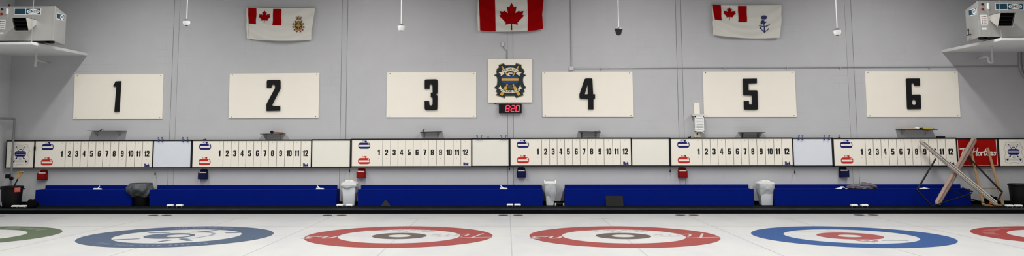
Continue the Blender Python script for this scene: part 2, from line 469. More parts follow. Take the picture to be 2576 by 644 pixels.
# walkway: rubber deck with a nosing along the ice
wk = MB()
wk.box((WL, EDGE, -.02), (WR, WALL, DECK-.004), .006)
wk.box((WL, EDGE-.012, .0), (WR, EDGE+.03, DECK-.03), .006, 1)
wk.box((WL, EDGE-.006, DECK-.03), (WR, EDGE+.2, DECK), .008, 2)
struct(wk.build('walkway', [M_rub, M_rubedge, M_strip]))
struct(MB().box((WL-.2, WALL, -.1), (WR+.2, WALL+.2, CEIL)).build('wall_back', M_wall))
struct(MB().box((WL-.2, BACK, -.1), (WL, WALL+.2, CEIL)).build('wall_left', M_side))
struct(MB().box((WR, BACK, -.1), (WR+.2, WALL+.2, CEIL)).build('wall_right', M_side))
struct(MB().box((WL-.2, BACK-.2, -.1), (WR+.2, BACK, CEIL)).build('wall_front', M_wall))
struct(MB().box((WL-.2, BACK-.2, CEIL), (WR+.2, WALL+.2, CEIL+.2)).build('ceiling', M_ceil))
struct(MB().box((WL, WALL-.014, DECK), (WR, WALL, DECK+.09), .004).build('baseboard_back', M_rubedge))
# steel columns flush with the block wall, painted over, dark joint on each side
for n, (ua, ub, v) in enumerate([(432.5, 445.5, 200), (859.8, 873, 120), (1276.5, 1290, 120), (1704.5, 1717, 200), (2130.5, 2146, 140)]):
    xa, xb = onY(ua, v, WALL).x, onY(ub, v, WALL).x
    m = MB(); m.box((xa, WALL-.005, DECK), (xb, WALL+.01, CEIL), .002)
    strong = {0: (1, 0), 1: (1, 1), 2: (1, 1), 3: (1, 1), 4: (0, 1)}[n]
    for s, x in zip(strong, (xa, xb)):
        w = .010 if s else .004
        m.box((x-w if x == xa else x, WALL-.004, DECK), (x if x == xa else x+w, WALL+.01, CEIL), 0, 1)
    struct(m.build('trim_%d' % (n+1), [M_pil, mat('dark_joint_sealant', (104, 104, 106), .9)]))

# ------------------------------------------------------------------ houses painted in the ice
def ringloops(r1, r0, n=96):
    return [circ(0, 0, r1, n), circ(0, 0, r0, n)[::-1]]
def house(k, label, rings, extra=None):
    x = X0+SP*k
    t = thing('ice_target', (x, TEE, 0), label, 'target', 'painted house rings in the ice')
    fm = lambda a, b, tt: (x+a, TEE+b, tt)
    for j, (nm, r1, r0, rgb, mn) in enumerate(rings):
        m = MB(); off = -.17 if nm == 'inner_ring' and k == 1 else 0
        m.prism([circ(off, 0, r1, 96), circ(0, 0, r0, 96)[::-1]], .0016, .0016, fm)
        m.build(nm, mat(mn, rgb, .6, 0, .07, 2.5, spec=.06), t)
    m = MB(); m.prism(circ(0, 0, rings[-1][2]+.0, 48), .0015, .0015, fm); m.build('button', mat('button_white', (170, 170, 165), .45, 0, .03), t)
    if extra: extra(t, fm)
    return t
WHITEP = mat('ice_white_lettering', (162, 156, 154), .5, 0, .03)
def sponsor(t, fm):
    # white script crossing the ring, read from the far side
    m = MB()
    def f(a, b):
        px, py = 1.80-.378*a, .40-.335*b-.058*a+.02
        return px, py
    script(m, 'Tim', f, .05, .0022, .0022, fm)
    script(m, 'ns', f, .06, .0022, .0022, fm)
    m.build('lettering', WHITEP, t)
    m = MB()
    script(m, 'TimHortpns', lambda a, b: (.62-.155*a, 1.0-.09*b), .035, .0020, .0020, fm)
    m.build('small_lettering', mat('faded_red_lettering', (150, 100, 99), .5, 0, .05), t)
def blurred_letters(m, fm, r, a0, a1, n, w, h, z=.0022):
    for i in range(n):
        if i % 5 == 4: continue
        a = a0+(a1-a0)*i/n; ww = w*(.6+.5*random.random()); da = ww/r
        pts = [((r-h/2)*math.cos(a), (r-h/2)*math.sin(a)), ((r-h/2)*math.cos(a+da), (r-h/2)*math.sin(a+da)),
               ((r+h/2)*math.cos(a+da*.8), (r+h/2)*math.sin(a+da*.8)), ((r+h/2)*math.cos(a+da*.2), (r+h/2)*math.sin(a+da*.2))]
        m.prism(pts, z, z, fm)
def club(t, fm):
    m = MB(); pale = mat('pale_slate_lettering', (84, 94, 111), .5, 0, .05)
    blurred_letters(m, fm, 1.55, math.radians(112), math.radians(64), 18, .075, .14)
    blurred_letters(m, fm, 1.52, math.radians(228), math.radians(312), 22, .075, .14)
    m.build('lettering', pale, t)
    sl = mat('slate_paint', (78, 88, 106), .45, 0, .07, 2.5, spec=.3)
    m = MB()
    for a, b, w in [((-.98, -.66), (-.6, -.5), .11), ((-.76, .56), (-.46, .6), .14), ((.82, .56), (.98, .58), .14),
                    ((.28, -.5), (.5, -.74), .13), ((.02, -.92), (.12, -.7), .09)]:
        m.ribbon([a, b], w, .0018, .0018, fm)
    m.prism([(-.02, .6), (.36, 1.08), (.46, 1.02), (.3, .62)], .0019, .0019, fm)
    m.build('emblem', sl, t)
    m = MB(); m.ribbon([p[:2] for p in smooth_path([(.28, -.5, 0), (.5, -.27, 0), (.62, .15, 0), (.52, .5, 0), (.3, .66, 0)], 5)], .07, .0017, .0017, fm)
    m.build('emblem_arc', mat('pale_slate_arc', (120, 128, 142), .5), t)
def logos(t, fm):
    m = MB()
    m.prism([circ(.02, -.72, .2, 32), circ(.02, -.72, .12, 32)[::-1]], .002, .002, fm)
    m.prism(circ(.02, -.72, .05, 16), .002, .002, fm)
    m.build('round_logo', mat('faded_red_logo', (152, 92, 92), .5), t)
    m = MB()
    for i in range(9):
        m.prism([(.30+i*.055, -.76), (.34+i*.055, -.76), (.335+i*.055, -.66), (.305+i*.055, -.66)], .002, .002, fm)
    for i in range(17):
        m.prism([(-.95+i*.066, .66), (-.91+i*.066, .66), (-.915+i*.066, .76), (-.945+i*.066, .76)], .002, .002, fm)
    m.build('lettering', mat('faded_blue_lettering', (116, 130, 150), .5), t)
def edge_letters(c, a0, a1):
    def g(t, fm):
        m = MB(); blurred_letters(m, fm, 1.52, math.radians(a0), math.radians(a1), 12, .1, .22); m.build('lettering', c, t)
    return g
house(0, 'green painted ring in the ice at the left edge, half out of frame', [('outer_ring', 1.83, 1.19, (78, 89, 71), 'green_ring_paint'), ('inner_ring', .6, .25, (78, 89, 71), 'green_ring_paint')],
      edge_letters(mat('pale_green_lettering', (106, 118, 100), .5), 85, 42))
house(1, 'slate blue painted ring with a crossed emblem inside it, on the ice before sheet 2', [('outer_ring', 1.83, 1.205, (68, 79, 97), 'slate_ring_paint'), ('inner_ring', .48, .22, (76, 86, 102), 'slate_inner_paint')], club)
house(2, 'red painted ring with a brown inner ring, left of the two red and brown targets', [('outer_ring', 1.83, 1.19, (130, 62, 59), 'red_ring_paint'), ('inner_ring', .535, .225, (83, 73, 71), 'brown_ring_paint')], sponsor)
house(3, 'red painted ring with a brown inner ring, right of the two red and brown targets', [('outer_ring', 1.83, 1.19, (130, 62, 59), 'red_ring_paint'), ('inner_ring', .535, .225, (83, 73, 71), 'brown_ring_paint')], sponsor)
house(4, 'bright blue painted ring with a red inner ring, on the ice before sheet 5', [('outer_ring', 1.83, 1.215, (44, 71, 116), 'blue_ring_paint'), ('inner_ring', .605, .215, (132, 68, 69), 'red_inner_paint')], logos)
house(5, 'red painted ring with pale lettering at the right edge, half out of frame', [('outer_ring', 1.83, 1.19, (128, 52, 50), 'deep_red_ring_paint'), ('inner_ring', .6, .25, (128, 52, 50), 'deep_red_ring_paint')],
      edge_letters(mat('pale_red_lettering', (152, 92, 90), .5), 168, 105))
# pairs of flat discs lying by the walkway edge
dn = {391: 'before the second blue bench', 826: 'before the first white bin', 1266: 'below the clock', 1710: 'between sheets 4 and 5', 2159: 'between sheets 5 and 6'}
for ua, ub in [(391, 424), (826, 861.7), (1266, 1303), (1710, 1743.6), (2159, 2194.6)]:
    for u, cn, rgb in ((ua, 'black', (24, 26, 31)), (ub, 'dark red', (56, 30, 28))):
        p = onZ(u, 540.4, 0); m = MB(); m.lathe([(.125, 0), (.125, .003), (.122, .004)], (p.x, 21.3, 0), 24)
        o = m.build('ice_disc', mat(cn.replace(' ', '_')+'_disc', rgb, .6), None, 'auto')
        tag(o, 'flat %s disc on the ice, %s of the pair %s' % (cn, 'left' if u == ua else 'right', dn[ua]), 'disc', 'flat discs on the ice by the walkway')
p = onZ(2, 543, 0); tag(MB().lathe([(.125, 0), (.125, .003), (.122, .004)], (p.x, 21.1, 0), 24).build('ice_disc', MATS['dark_red_disc']), 'flat dark red disc on the ice at the left edge of the photo', 'disc', 'flat discs on the ice by the walkway')

# ------------------------------------------------------------------ numbered sign boards
def Z(rx, ry, sc, Y):
    def f(zx, zy):
        q = onY(rx+zx/sc, ry+zy/sc, Y); return (q.x, q.z)
    return f
BIG = [
 (160, [[(428,190),(450,152,6),(494,150,3),(478,410),(438,410),(455,196),(430,196)]]),
 (560, [[(380,142,14),(495,140,12),(495,215,10),(424,352,8),(430,362),(492,362),(492,402),(377,405),(377,345,8),(450,210,6),(450,180,15),(420,180,15),(418,205),(380,205)]]),
 (960, [[(368,136,16),(478,134,16),(477,252,4),(465,263),(477,276,4),(475,396,16),(368,396,16),(367,320),(405,318),(407,357,13),(435,357,13),(436,289),(420,288),(420,248),(436,247),(434,177,13),(409,177,13),(408,215),(368,215)]]),
 (1350, [[(410,127,18),(474,127,12),(481,262),(497,262),(497,298),(483,300),(484,390),(440,390),(440,301),(366,299,12),(364,262,4)], [(410,262),(437,262),(436,172)]]),
 (1740, [[(435,130),(552,128),(552,168),(482,170),(482,228),(557,228,10),(561,393,12),(445,393,12),(443,320),(485,318),(486,350,12),(514,350,12),(513,272,10),(438,270,7)]]),
 (2160, [[(400,128,10),(517,127,12),(518,188),(472,188),(470,167,12),(444,167,12),(447,265),(523,264,12),(528,388,12),(411,390,12)], [(450,308,16),(484,308,16),(486,353,16),(452,353,16)]])]
CORN = [(188,187.5,411.5,186.6,184,299.2,408,298.8),(578,185.5,803.5,183.5,574.8,297.5,801,296.3),(974.5,182,1198,182.2,972,295,1198,295.2),
        (1363.5,180.5,1590.5,180.5,1365,293.6,1594,293.8),(1768,180.2,1999,179.5,1771.5,294.2,2004.5,294),(2176,179.3,2409,179.5,2181.5,294.2,2416.5,294.2)]
for k in range(6):
    cn = CORN[k]; P = [onY(cn[2*i], cn[2*i+1], SIGN) for i in range(4)]
    cx = sum(p.x for p in P)/4; zb = (P[2].z+P[3].z)/2
    t = thing('number_sign', (cx, WALL, zb), 'white rectangular wall sign with the big black number %d' % (k+1), 'sign', 'numbered sheet signs on the wall')
    tl, tr, bl, br = [(p.x, p.z) for p in P]
    m = MB(); m.prism([bl, br, tr, tl], WALL+.0, SIGN); m.build('panel', M_cream, t)
    rx, loops = BIG[k]; f = Z(rx, 160, 3.389, SIGN)
    m = MB(); m.prism([[f(*p) for p in rp(l)] for l in loops], SIGN, SIGN-.045); m.build('numeral', M_ink, t)
    for (a, b), (sx, sz) in zip((tl, tr, bl, br), ((1,-1),(-1,-1),(1,1),(-1,1))):
        m = MB(); m.prism(circ(a+sx*.075, b+sz*.035, .013, 10), SIGN, SIGN-.006); m.build('screw', mat('dull_screw', (110, 108, 104), .5), t)

# ------------------------------------------------------------------ score boards
ZT, ZB = 1.903, 1.126
BH = ZT-ZB
PXM = F_PX/23.14
def stone_logo(parent, x, z, ma, Y, name, lab):
    # a curling stone in outline, white band, with its handle
    m = MB()
    body = rrect(x-.165, z-.083, x+.165, z+.083, .075, 6)
    m.prism(body, Y, Y-.0015)
    m.prism([(x+.03, z+.083), (x+.058, z+.083), (x+.062, z+.108), (x+.03, z+.108)], Y, Y-.0015)
    m.prism(rrect(x-.065, z+.1, x+.07, z+.135, .008), Y, Y-.0015)
    o = m.build(name, ma, parent); o['label'] = lab
    w = MB(); w.prism(rrect(x-.142, z-.027, x+.145, z+.02, .008), Y-.0015, Y-.0025)
    w.prism(rp([(x+.1, z+.035), (x+.14, z+.035), (x+.135, z+.055, .015), (x+.1, z+.068)]), Y-.0015, Y-.0025)
    w.prism(rrect(x-.05, z+.108, x+.01, z+.126, .004), Y-.0015, Y-.0025)
    w.build('white_band', M_cream, o)
def score_board(cx0, zt):
    w = 3.305
    t = thing('score_board', (cx0, WALL, zt-BH), '', 'scoreboard', 'curling scoreboards along the wall')
    x0, z0, z1 = cx0, zt-BH, zt
    m = MB(); m.box((x0+.01, BOARD, z0+.01), (x0+w-.005, WALL, z1-.01))
    dots = [(352, 1), (395, 1)]
    cen = [1352,1371.6,1390.5,1409.4,1428.3,1447.9,1467.1,1486,1506.6,1528,1547.3,1568.8]
    lines = [1361.8,1381.4,1400.3,1419.2,1438.4,1457.3,1476.2,1496.5,1517,1538.2,1557.7]
    q = lambda u: x0+(u-1282.6)/PXM
    for u in lines: m.box((q(u)-.006, BOARD-.0015, z0+.045), (q(u)+.006, BOARD, z1-.045), 0, 1)
    for u in cen:
        for dz in (.085, .535):
            m.prism(circ(q(u)+.0, z1-dz, .008, 8), BOARD, BOARD-.002, None, 2)
    m.build('panel', [M_cream, mat('column_groove', (120, 116, 108), .8), mat('hook_dot', (150, 145, 136), .6)], t)
    fr = MB(); yf = BOARD-.012
    for a, b in (((x0, z1-.034), (x0+w, z1)), ((x0, z0), (x0+w, z0+.03)), ((x0, z0), (x0+.02, z1)), ((x0+w-.015, z0), (x0+w, z1))):
        fr.box((a[0], yf, a[1]), (b[0], WALL, b[1]), .003)
    fr.build('frame', M_black, t)
    for i, u in enumerate(cen):
        n = MB(); digits(n, str(i+1), q(u), z1-.455, .16, BOARD, BOARD-.003); n.build('numeral', M_ink, t)
    stone_logo(t, q(1315.3), z1-.19, M_navy, BOARD, 'stone_picture', 'dark blue curling stone picture')
    stone_logo(t, q(1315.3), z1-.61, M_redp, BOARD, 'stone_picture', 'red curling stone picture')
    n = MB(); text(n, 'Blank', q(1570.5), z0+.047, .14, .08, BOARD-.002, .06); n.build('lettering', M_navy, t)
    return t
def white_board(x0, zt, w, ma, name='white_board'):
    t = thing(name, (x0, WALL, zt-BH), '', 'whiteboard', 'whiteboards between the scoreboards')
    z0, z1 = zt-BH, zt
    m = MB(); m.box((x0+.01, BOARD+.004, z0+.01), (x0+w-.01, WALL, z1-.01)); m.build('panel', ma, t)
    fr = MB(); yf = BOARD-.012
    for a, b in (((x0, z1-.034), (x0+w, z1)), ((x0, z0), (x0+w, z0+.03)), ((x0, z0), (x0+.018, z1)), ((x0+w-.036, z0), (x0+w, z1))):
        fr.box((a[0], yf, a[1]), (b[0], WALL, b[1]), .003)
    fr.build('frame', M_black, t)
    return t
DIV = [(86.8, 352.6), (483.1, 351.6), (883.4, 349.0), (1282.6, 346.6), (1686.4, 346.4), (2096.3, 346.8)]
XS = [onY(u, 385, BOARD).x for u, v in DIV]; ZS = [onY(u, v, BOARD).z for u, v in DIV]
CLIPX = {}
proto = None
WBL = ['bluish whiteboard with two pairs of blue clips, beside the first scoreboard at left', 'plain cream whiteboard without clips, between the scoreboards of sheets 2 and 3', 'cream whiteboard with thin blue clips, below the clock',
       'plain cream whiteboard without clips, between the scoreboards of sheets 4 and 5', 'bluish whiteboard with two pairs of blue clips, between the scoreboards of sheets 5 and 6']
for k in range(6):
    zt = ZS[k]
    if k == 0: o = proto = score_board(XS[0], zt)
    else:
        o = copy_tree(proto); o.location = (XS[k], WALL, zt-BH)
    o['label'] = ['cream scoreboard with columns 1 to 12, first from the left, under number sign 1', 'cream scoreboard with columns 1 to 12 under number sign 2', 'cream scoreboard with columns 1 to 12 under number sign 3',
                  'cream scoreboard with columns 1 to 12 under number sign 4', 'cream scoreboard with columns 1 to 12 under number sign 5', 'cream scoreboard with columns 1 to 12 behind the leaning bars, under sign 6'][k]
    if k < 5:
        w = XS[k+1]-XS[k]-3.305
        o = white_board(XS[k]+3.305, zt*.6+ZS[k+1]*.4, w, M_wb if k in (0, 4) else M_wb2); o['label'] = WBL[k]
XEND = XS[5]+3.41
# crest panels at both ends
CREST = [(160,95),(225,70),(243,97),(385,97),(392,68),(470,95),(468,125),(505,165),(512,195),(495,215),(535,237),(497,262),(490,300),(495,340),(505,368),(535,408),(505,430),(512,465),(490,480),(495,515),(395,550),(375,525),(248,525),(240,552),(115,512),(138,484),(115,462),(128,435),(95,405),(130,370),(135,330),(135,290),(128,260),(90,235),(128,215),(120,190),(130,150),(160,125),(152,100)]
def crest_panel(x0, zt, label):
    w = .80
    t = thing('crest_panel', (x0, WALL, zt-BH), label, 'panel', 'club crest panels at the ends of the scoreboards')
    z0, z1 = zt-BH, zt
    m = MB(); m.box((x0+.01, BOARD, z0+.01), (x0+w-.01, WALL, z1-.01)); m.build('panel', M_cream, t)
    fr = MB(); yf = BOARD-.012
    for a, b in (((x0, z1-.034), (x0+w, z1)), ((x0, z0), (x0+w, z0+.03)), ((x0, z0), (x0+.024, z1)), ((x0+w-.018, z0), (x0+w, z1))):
        fr.box((a[0], yf, a[1]), (b[0], WALL, b[1]), .003)
    fr.build('frame', M_black, t)
    cx, cz = x0+.405, (z0+z1)/2-.005; k = .00122
    Y = BOARD
    m = MB(); m.ribbon([(cx+(a-314)*k, cz-(b-310)*k) for a, b in CREST], .012, Y, Y-.001, closed=True, n=6)
    # pale ribbons with unreadably small lettering
    for zz, bend in ((.175, .03), (-.165, -.03)):
        for dz in (.028, -.028):
            m.ribbon([(cx+a*.17, cz+zz+dz+bend*(1-a*a)*(1 if zz > 0 else 1)) for a in (-1, -.5, 0, .5, 1)], .007, Y, Y-.001, n=6)
        for s in (-1, 1):
            m.ribbon([(cx+s*.17, cz+zz+.028), (cx+s*.25, cz+zz-.01), (cx+s*.225, cz+zz-.035), (cx+s*.25, cz+zz-.065), (cx+s*.17, cz+zz-.04)], .007, Y, Y-.001, n=6)
        for a in range(-6, 7):
            m.prism(rrect(cx+a*.024-.007, cz+zz-.012+bend*(1-(a/7)**2), cx+a*.024+.007, cz+zz+.012+bend*(1-(a/7)**2), .003), Y, Y-.001)
    for a in (-.03, .01): m.prism(rrect(cx-.035, cz-.12+a, cx+.035, cz-.095+a, .004), Y, Y-.001)
    m.build('crest_outline', M_grayline, t)
    m = MB(); zc = cz+.022
    m.prism(rrect(cx-.158, zc-.078, cx+.158, zc+.078, .075, 7), Y, Y-.002)
    m.ribbon([(cx-.03, zc+.125), (cx+.035, zc+.125)], .02, Y, Y-.002)
    for s in (-1, 1):
        m.ribbon([(cx+s*.05, zc+.08), (cx+s*.085, zc+.14)], .014, Y, Y-.002)
        m.ribbon([(cx+s*.11, zc+.18), (cx+s*.125, zc+.205)], .016, Y, Y-.002)
        m.ribbon([(cx+s*.07, zc-.08), (cx+s*.095, zc-.115)], .014, Y, Y-.002)
        m.prism([(cx+s*.08, zc-.105), (cx+s*.11, zc-.105), (cx+s*.145, zc-.145), (cx+s*.085, zc-.15)], Y, Y-.002)
        m.prism([(cx+s*.135, zc-.185), (cx+s*.165, zc-.175), (cx+s*.205, zc-.21), (cx+s*.165, zc-.245)], Y, Y-.002)
    m.build('stone_picture', M_navy, t)
    m = MB()
    for dz in (.02, -.025): m.prism(rrect(cx-.135, zc+dz-.008, cx+.14, zc+dz+.008, .003), Y-.002, Y-.003)
    m.build('white_band', mat('pale_lilac_print', (200, 196, 206), .6), t)
    return t
crest_panel(XS[0]-.80, onY(17, 353, BOARD).z, 'cream panel with a blue stone crest, left end of the scoreboards, behind a pipe')
# red sponsor sign
zt6 = onY(2450, 347.2, BOARD).z
xa, xb = XS[5]+3.305, onY(2511.5, 384, BOARD).x
t = thing('sponsor_sign', (xa, WALL, zt6-BH), 'red sign with white script lettering behind the leaning ladder', 'sign')
z0, z1 = zt6-BH, zt6
MB().box((xa+.01, BOARD, z0+.01), (xb-.01, WALL, z1-.01)).build('panel', mat('red_sign', (152, 10, 5), .6, 0, .04, spec=.1), t)
fr = MB()
for a, b in (((xa, z1-.034), (xb, z1)), ((xa, z0), (xb, z0+.03)), ((xa, z0), (xa+.018, z1)), ((xb-.016, z0), (xb, z1))):
    fr.box((a[0], BOARD-.012, a[1]), (b[0], WALL, b[1]), .003)
fr.build('frame', M_black, t)
m = MB(); m.ribbon([(xa+.035, z1-.045), (xa+.035, z0+.05), (xb-.04, z0+.05), (xb-.04, z1-.045)], .014, BOARD, BOARD-.0015)
m.build('border_line', mat('white_print', (232, 222, 216), .5), t)
m = MB(); f0 = Z(2400, 340, 7.16, BOARD)
script(m, 'TimHortpns', lambda a, b: f0(108+a*67.5, 366-b*63-.3*a), .029, BOARD, BOARD-.002)
m.build('lettering', MATS['white_print'], t)
crest_panel(xb, zt6, 'cream panel with a blue stone crest at the far right, beside the red sign')

# clips on top edges
def clip(x, z, lab, i):
    t = thing('board_clip', (x, BOARD-.012, z), lab, 'clip', 'blue clips on the whiteboards')
    m = MB(); m.box((x-.018, BOARD-.04, z-.055), (x+.018, BOARD-.014, z+.012), .006); m.box((x-.018, BOARD-.04, z), (x+.018, BOARD+.03, z+.012), .003); m.build('jaw', mat('blue_clip', (38, 56, 118), .45), t)
    m = MB()
    s = random.choice((-.012, 0, .01))
    m.tube([(x-.01, BOARD-.03, z+.01), (x-.012+s, BOARD-.035, z+.075), (x+.012+s, BOARD-.035, z+.075), (x+.01, BOARD-.03, z+.01)], .006, 6); m.build('lever', MATS['blue_clip'], t)
names = ['leftmost', 'second', 'third', 'rightmost']
for us, v, where in (((400, 409.5, 461.5, 472.5), 351.8, 'first bluish whiteboard'), ((1201, 1210.5, 1262, 1271.5), 346.9, 'whiteboard below the clock'), ((2008.5, 2018, 2073, 2084.5), 347, 'bluish whiteboard beside scoreboard 6')):
    for i, u in enumerate(us):
        q = onY(u, v, BOARD); clip(q.x, q.z, 'blue clip on top of the %s, %s of four' % (where, names[i]), i)
# small hanging marker pens on strings
for u, v0, v1, lab in ((389, 424, 441, 'above the gray bagged bin'), (878.5, 421, 433, 'above the first white bin'), (1281.5, 419, 429, 'beside the blue box under scoreboard 4'), (1686.5, 419.5, 434, 'beside the red box under scoreboard 5'), (2000.5, 420, 437, 'below the whiteboard left of scoreboard 6')):
    a, b = onY(u, v0, BOARD), onY(u, v1, BOARD)
    t = thing('marker_pen', (b.x, BOARD+.03, b.z), 'small black marker hanging on a string %s' % lab, 'marker', 'markers hanging below the boards')
    MB().tube([(a.x, BOARD+.03, a.z+.03), (b.x, BOARD+.03, b.z+.07)], .003, 5).build('string', M_black, t)
    m = MB(); m.lathe([(.012, 0), (.017, .01), (.017, .06), (.008, .085)], (b.x, BOARD+.03, b.z), 10); m.build('pen_body', M_black2, t, 'auto')
# small wall boxes under the boards
def wall_box(uc, vtop, col, lab):
    q = onY(uc, vtop, WALL-.06); x, zt = q.x, q.z
    c = mat(col+'_box_paint', (128, 6, 10) if col == 'red' else (10, 14, 62), .6, 0, .06, spec=.15)
    t = thing('card_box', (x, WALL, zt-.27), lab, 'wall box', 'small wall boxes under the scoreboards')
    y1 = WALL; y0 = WALL-.14
    m = MB(); m.prism(rp([(x-.105, zt-.27), (x+.105, zt-.27), (x+.105, zt, .05), (x-.105, zt, .05)]), y1, y1-.012); m.build('back_plate', c, t)
    b = MB()
    b.box((x-.12, y0, zt-.27), (x+.12, y0+.012, zt-.1), .003); b.box((x-.12, y0, zt-.27), (x-.108, y1-.012, zt-.09), .002); b.box((x+.108, y0, zt-.27), (x+.12, y1-.012, zt-.09), .002)
    b.box((x-.12, y0, zt-.27), (x+.12, y1-.012, zt-.258), .002)
    b.build('tray', c, t)
    m = MB(); m.hexa([(x-.095, y0+.02, zt-.15), (x+.095, y0+.02, zt-.15), (x+.095, y0+.05, zt-.15), (x-.095, y0+.05, zt-.15), (x-.09, y0+.03, zt-.072), (x+.09, y0+.035, zt-.078), (x+.09, y0+.06, zt-.078), (x-.09, y0+.06, zt-.072)], .003)
    m.build('paper', mat('cream_paper', (214, 204, 190), .8), t)
for a in ((108.5, 427, 'red', 'small red open box on the wall below scoreboard 1'), (512, 425.5, 'blue', 'small navy box on the wall below scoreboard 2'), (909, 423, 'red', 'small red open box on the wall below scoreboard 3'),
          (1311.5, 420.8, 'blue', 'small navy box on the wall below scoreboard 4'), (1716.5, 421, 'red', 'small red open box on the wall below scoreboard 5'), (2121.5, 420, 'blue', 'small navy box on the wall below scoreboard 6')):
    wall_box(*a)

# ------------------------------------------------------------------ club sign and clock
YS = WALL-.05
f = Z(1225, 145, 5.367, YS)
P = [f(16, 20), f(608, 18), f(610, 603), f(18, 606)]
t = thing('club_sign', ((P[0][0]+P[1][0])/2, WALL, P[2][1]), 'square white sign with a dark teal curling crest above the red digital clock', 'sign')
MB().prism(P[::-1], WALL, YS).build('panel', M_cream, t)
cxy = (314, 311)
def sc(k): return [f(cxy[0]+(a-cxy[0])*k, cxy[1]+(b-cxy[1])*k) for a, b in CREST]
MB().prism(sc(1.0), YS, YS-.006).build('crest_border', mat('antique_gold_print', (158, 144, 110), .5), t)
MB().prism(sc(.96), YS-.006, YS-.010).build('crest_field', M_teal, t)
m = MB(); yb = YS-.010
def fp(pts): return [f(*p) for p in pts]
for s in (1, -1):
    X = lambda a: 314+s*(a-314)
    m.ribbon(fp([(X(205), 122), (X(277), 245)]), .034, yb, yb-.003)
    m.prism(fp([(X(268), 352), (X(284), 362), (X(272), 392), (X(256), 384)]), yb, yb-.003)
    m.prism(fp([(X(244), 385), (X(274), 395), (X(264), 428), (X(208), 516), (X(174), 500), (X(226), 410)]), yb, yb-.003)
m.build('broom_picture', M_gold, t)
m = MB(); m.prism(fp(rrect(200, 250, 425, 350, 45, 7)), yb, yb-.004); o = m.build('stone_picture', M_bprint, t)
MB().prism(fp(rrect(197, 282, 426, 313, 5)), yb-.004, yb-.006).build('gold_band', M_gold, o)
m = MB(); m.ribbon([f(p.x, p.y) for p in smooth_path([(308, 245, 0), (290, 238, 0), (284, 222, 0), (296, 211, 0), (340, 211, 0)])], .028, yb, yb-.004); m.build('handle', M_rib, o)
m = MB(); yr = yb-.006
top_o = [(198, 172), (250, 146), (320, 134), (385, 146), (428, 172)]
m.prism(fp([(198, 172), (222, 158), (250, 146), (285, 137), (320, 134), (352, 137), (385, 146), (410, 158), (430, 172), (418, 214), (395, 200), (352, 186), (318, 182), (282, 186), (240, 200), (212, 216)]), yb, yr)
for s in (1, -1):
    X = lambda a: 314+s*(a-314)
    m.prism(fp([(X(203), 190), (X(158), 206), (X(188), 222), (X(184), 252), (X(236), 216), (X(222), 204)]), yb, yr+.001)
m.build('ribbon', M_rib, t); m = MB()
for s in (1, -1):
    X = lambda a: 314+s*(a-314)
    m.prism(fp([(X(192), 400), (X(176), 366), (X(172), 396), (X(148), 408), (X(190), 436), (X(206), 420)]), yb, yr+.001)
m.prism(fp([(188, 412), (225, 430), (270, 440), (316, 444), (360, 440), (402, 428), (436, 408), (442, 446), (400, 466), (360, 477), (314, 480), (268, 477), (226, 468), (184, 448)]), yb, yr)
m.build('ribbon', M_rib, t)
m = MB()
text_arc(m, 'CFB HALIFAX', fp([(212, 204), (255, 180), (318, 168), (378, 178), (420, 202)]), .055, .04, yr-.001, .035)
text_arc(m, 'CURLING CLUB', fp([(190, 441), (235, 460), (314, 471), (390, 461), (434, 440)]), .055, .04, yr-.001, .035)
m.build('lettering', mat('dark_brown_print', (46, 38, 30), .6), t)
m = MB(); q1, q2 = f(314, 396), f(314, 420)
text(m, 'EST', q1[0], q1[1], .1, .05, yb-.002, .03); text(m, '1938', q2[0], q2[1], .135, .05, yb-.002, .03)
m.build('small_lettering', mat('dim_gold_print', (104, 98, 78), .6), t)
# clock
YC = WALL-.11
f = Z(1240, 250, 12.88, YC)
a, b = f(193, 140), f(935, 447)
t = thing('digital_clock', ((a[0]+b[0])/2, WALL, b[1]), 'black digital wall clock showing 8:20 in red', 'clock')
MB().box((a[0], YC, b[1]), (b[0], WALL, a[1]), .006).build('case', mat('black_clock_case', (10, 8, 10), .3, 0, 0), t)
m = MB()
def seg7(dig, x0, z0, w, h, sl):
    S = {'a': ((0, 1), (1, 1)), 'b': ((1, 1), (1, .5)), 'c': ((1, .5), (1, 0)), 'd': ((0, 0), (1, 0)), 'e': ((0, .5), (0, 0)), 'f': ((0, 1), (0, .5)), 'g': ((0, .5), (1, .5))}
    on = {'8': 'abcdefg', '2': 'abged', '0': 'abcdef'}[dig]
    for ch in on:
        (p, q), (r, s) = S[ch]
        ends = []
        for (u, v), (u2, v2) in (((p, q), (r, s)), ((r, s), (p, q))):
            u += (u2-u)*.13; v += (v2-v)*.1
            ends.append((x0+u*w+sl*v*h, z0+v*h))
        m.ribbon(ends, .021, YC, YC-.002, n=8)
za, zb = f(0, 205)[1], f(0, 395)[1]; hh = za-zb
for dg, xz, xe in (('8', 410, 515), ('2', 590, 695), ('0', 742, 848)):
    seg7(dg, f(xz, 300)[0]-.003, zb, f(xe, 300)[0]-f(xz, 300)[0], hh, .13)
for p in ((566, 248), (553, 345)): m.prism(circ(*f(*p), .011, 10), YC, YC-.002)
m.build('display_digits', M_led, t)
m = MB(); q = onY(1243, 262, WALL); m.tube([(q.x, WALL-.02, q.z+.03), (q.x+.08, WALL-.03, q.z-.0), (a[0]+.05, WALL-.05, a[1]-.01)], .008, 6); m.build('cable', M_black2, t)

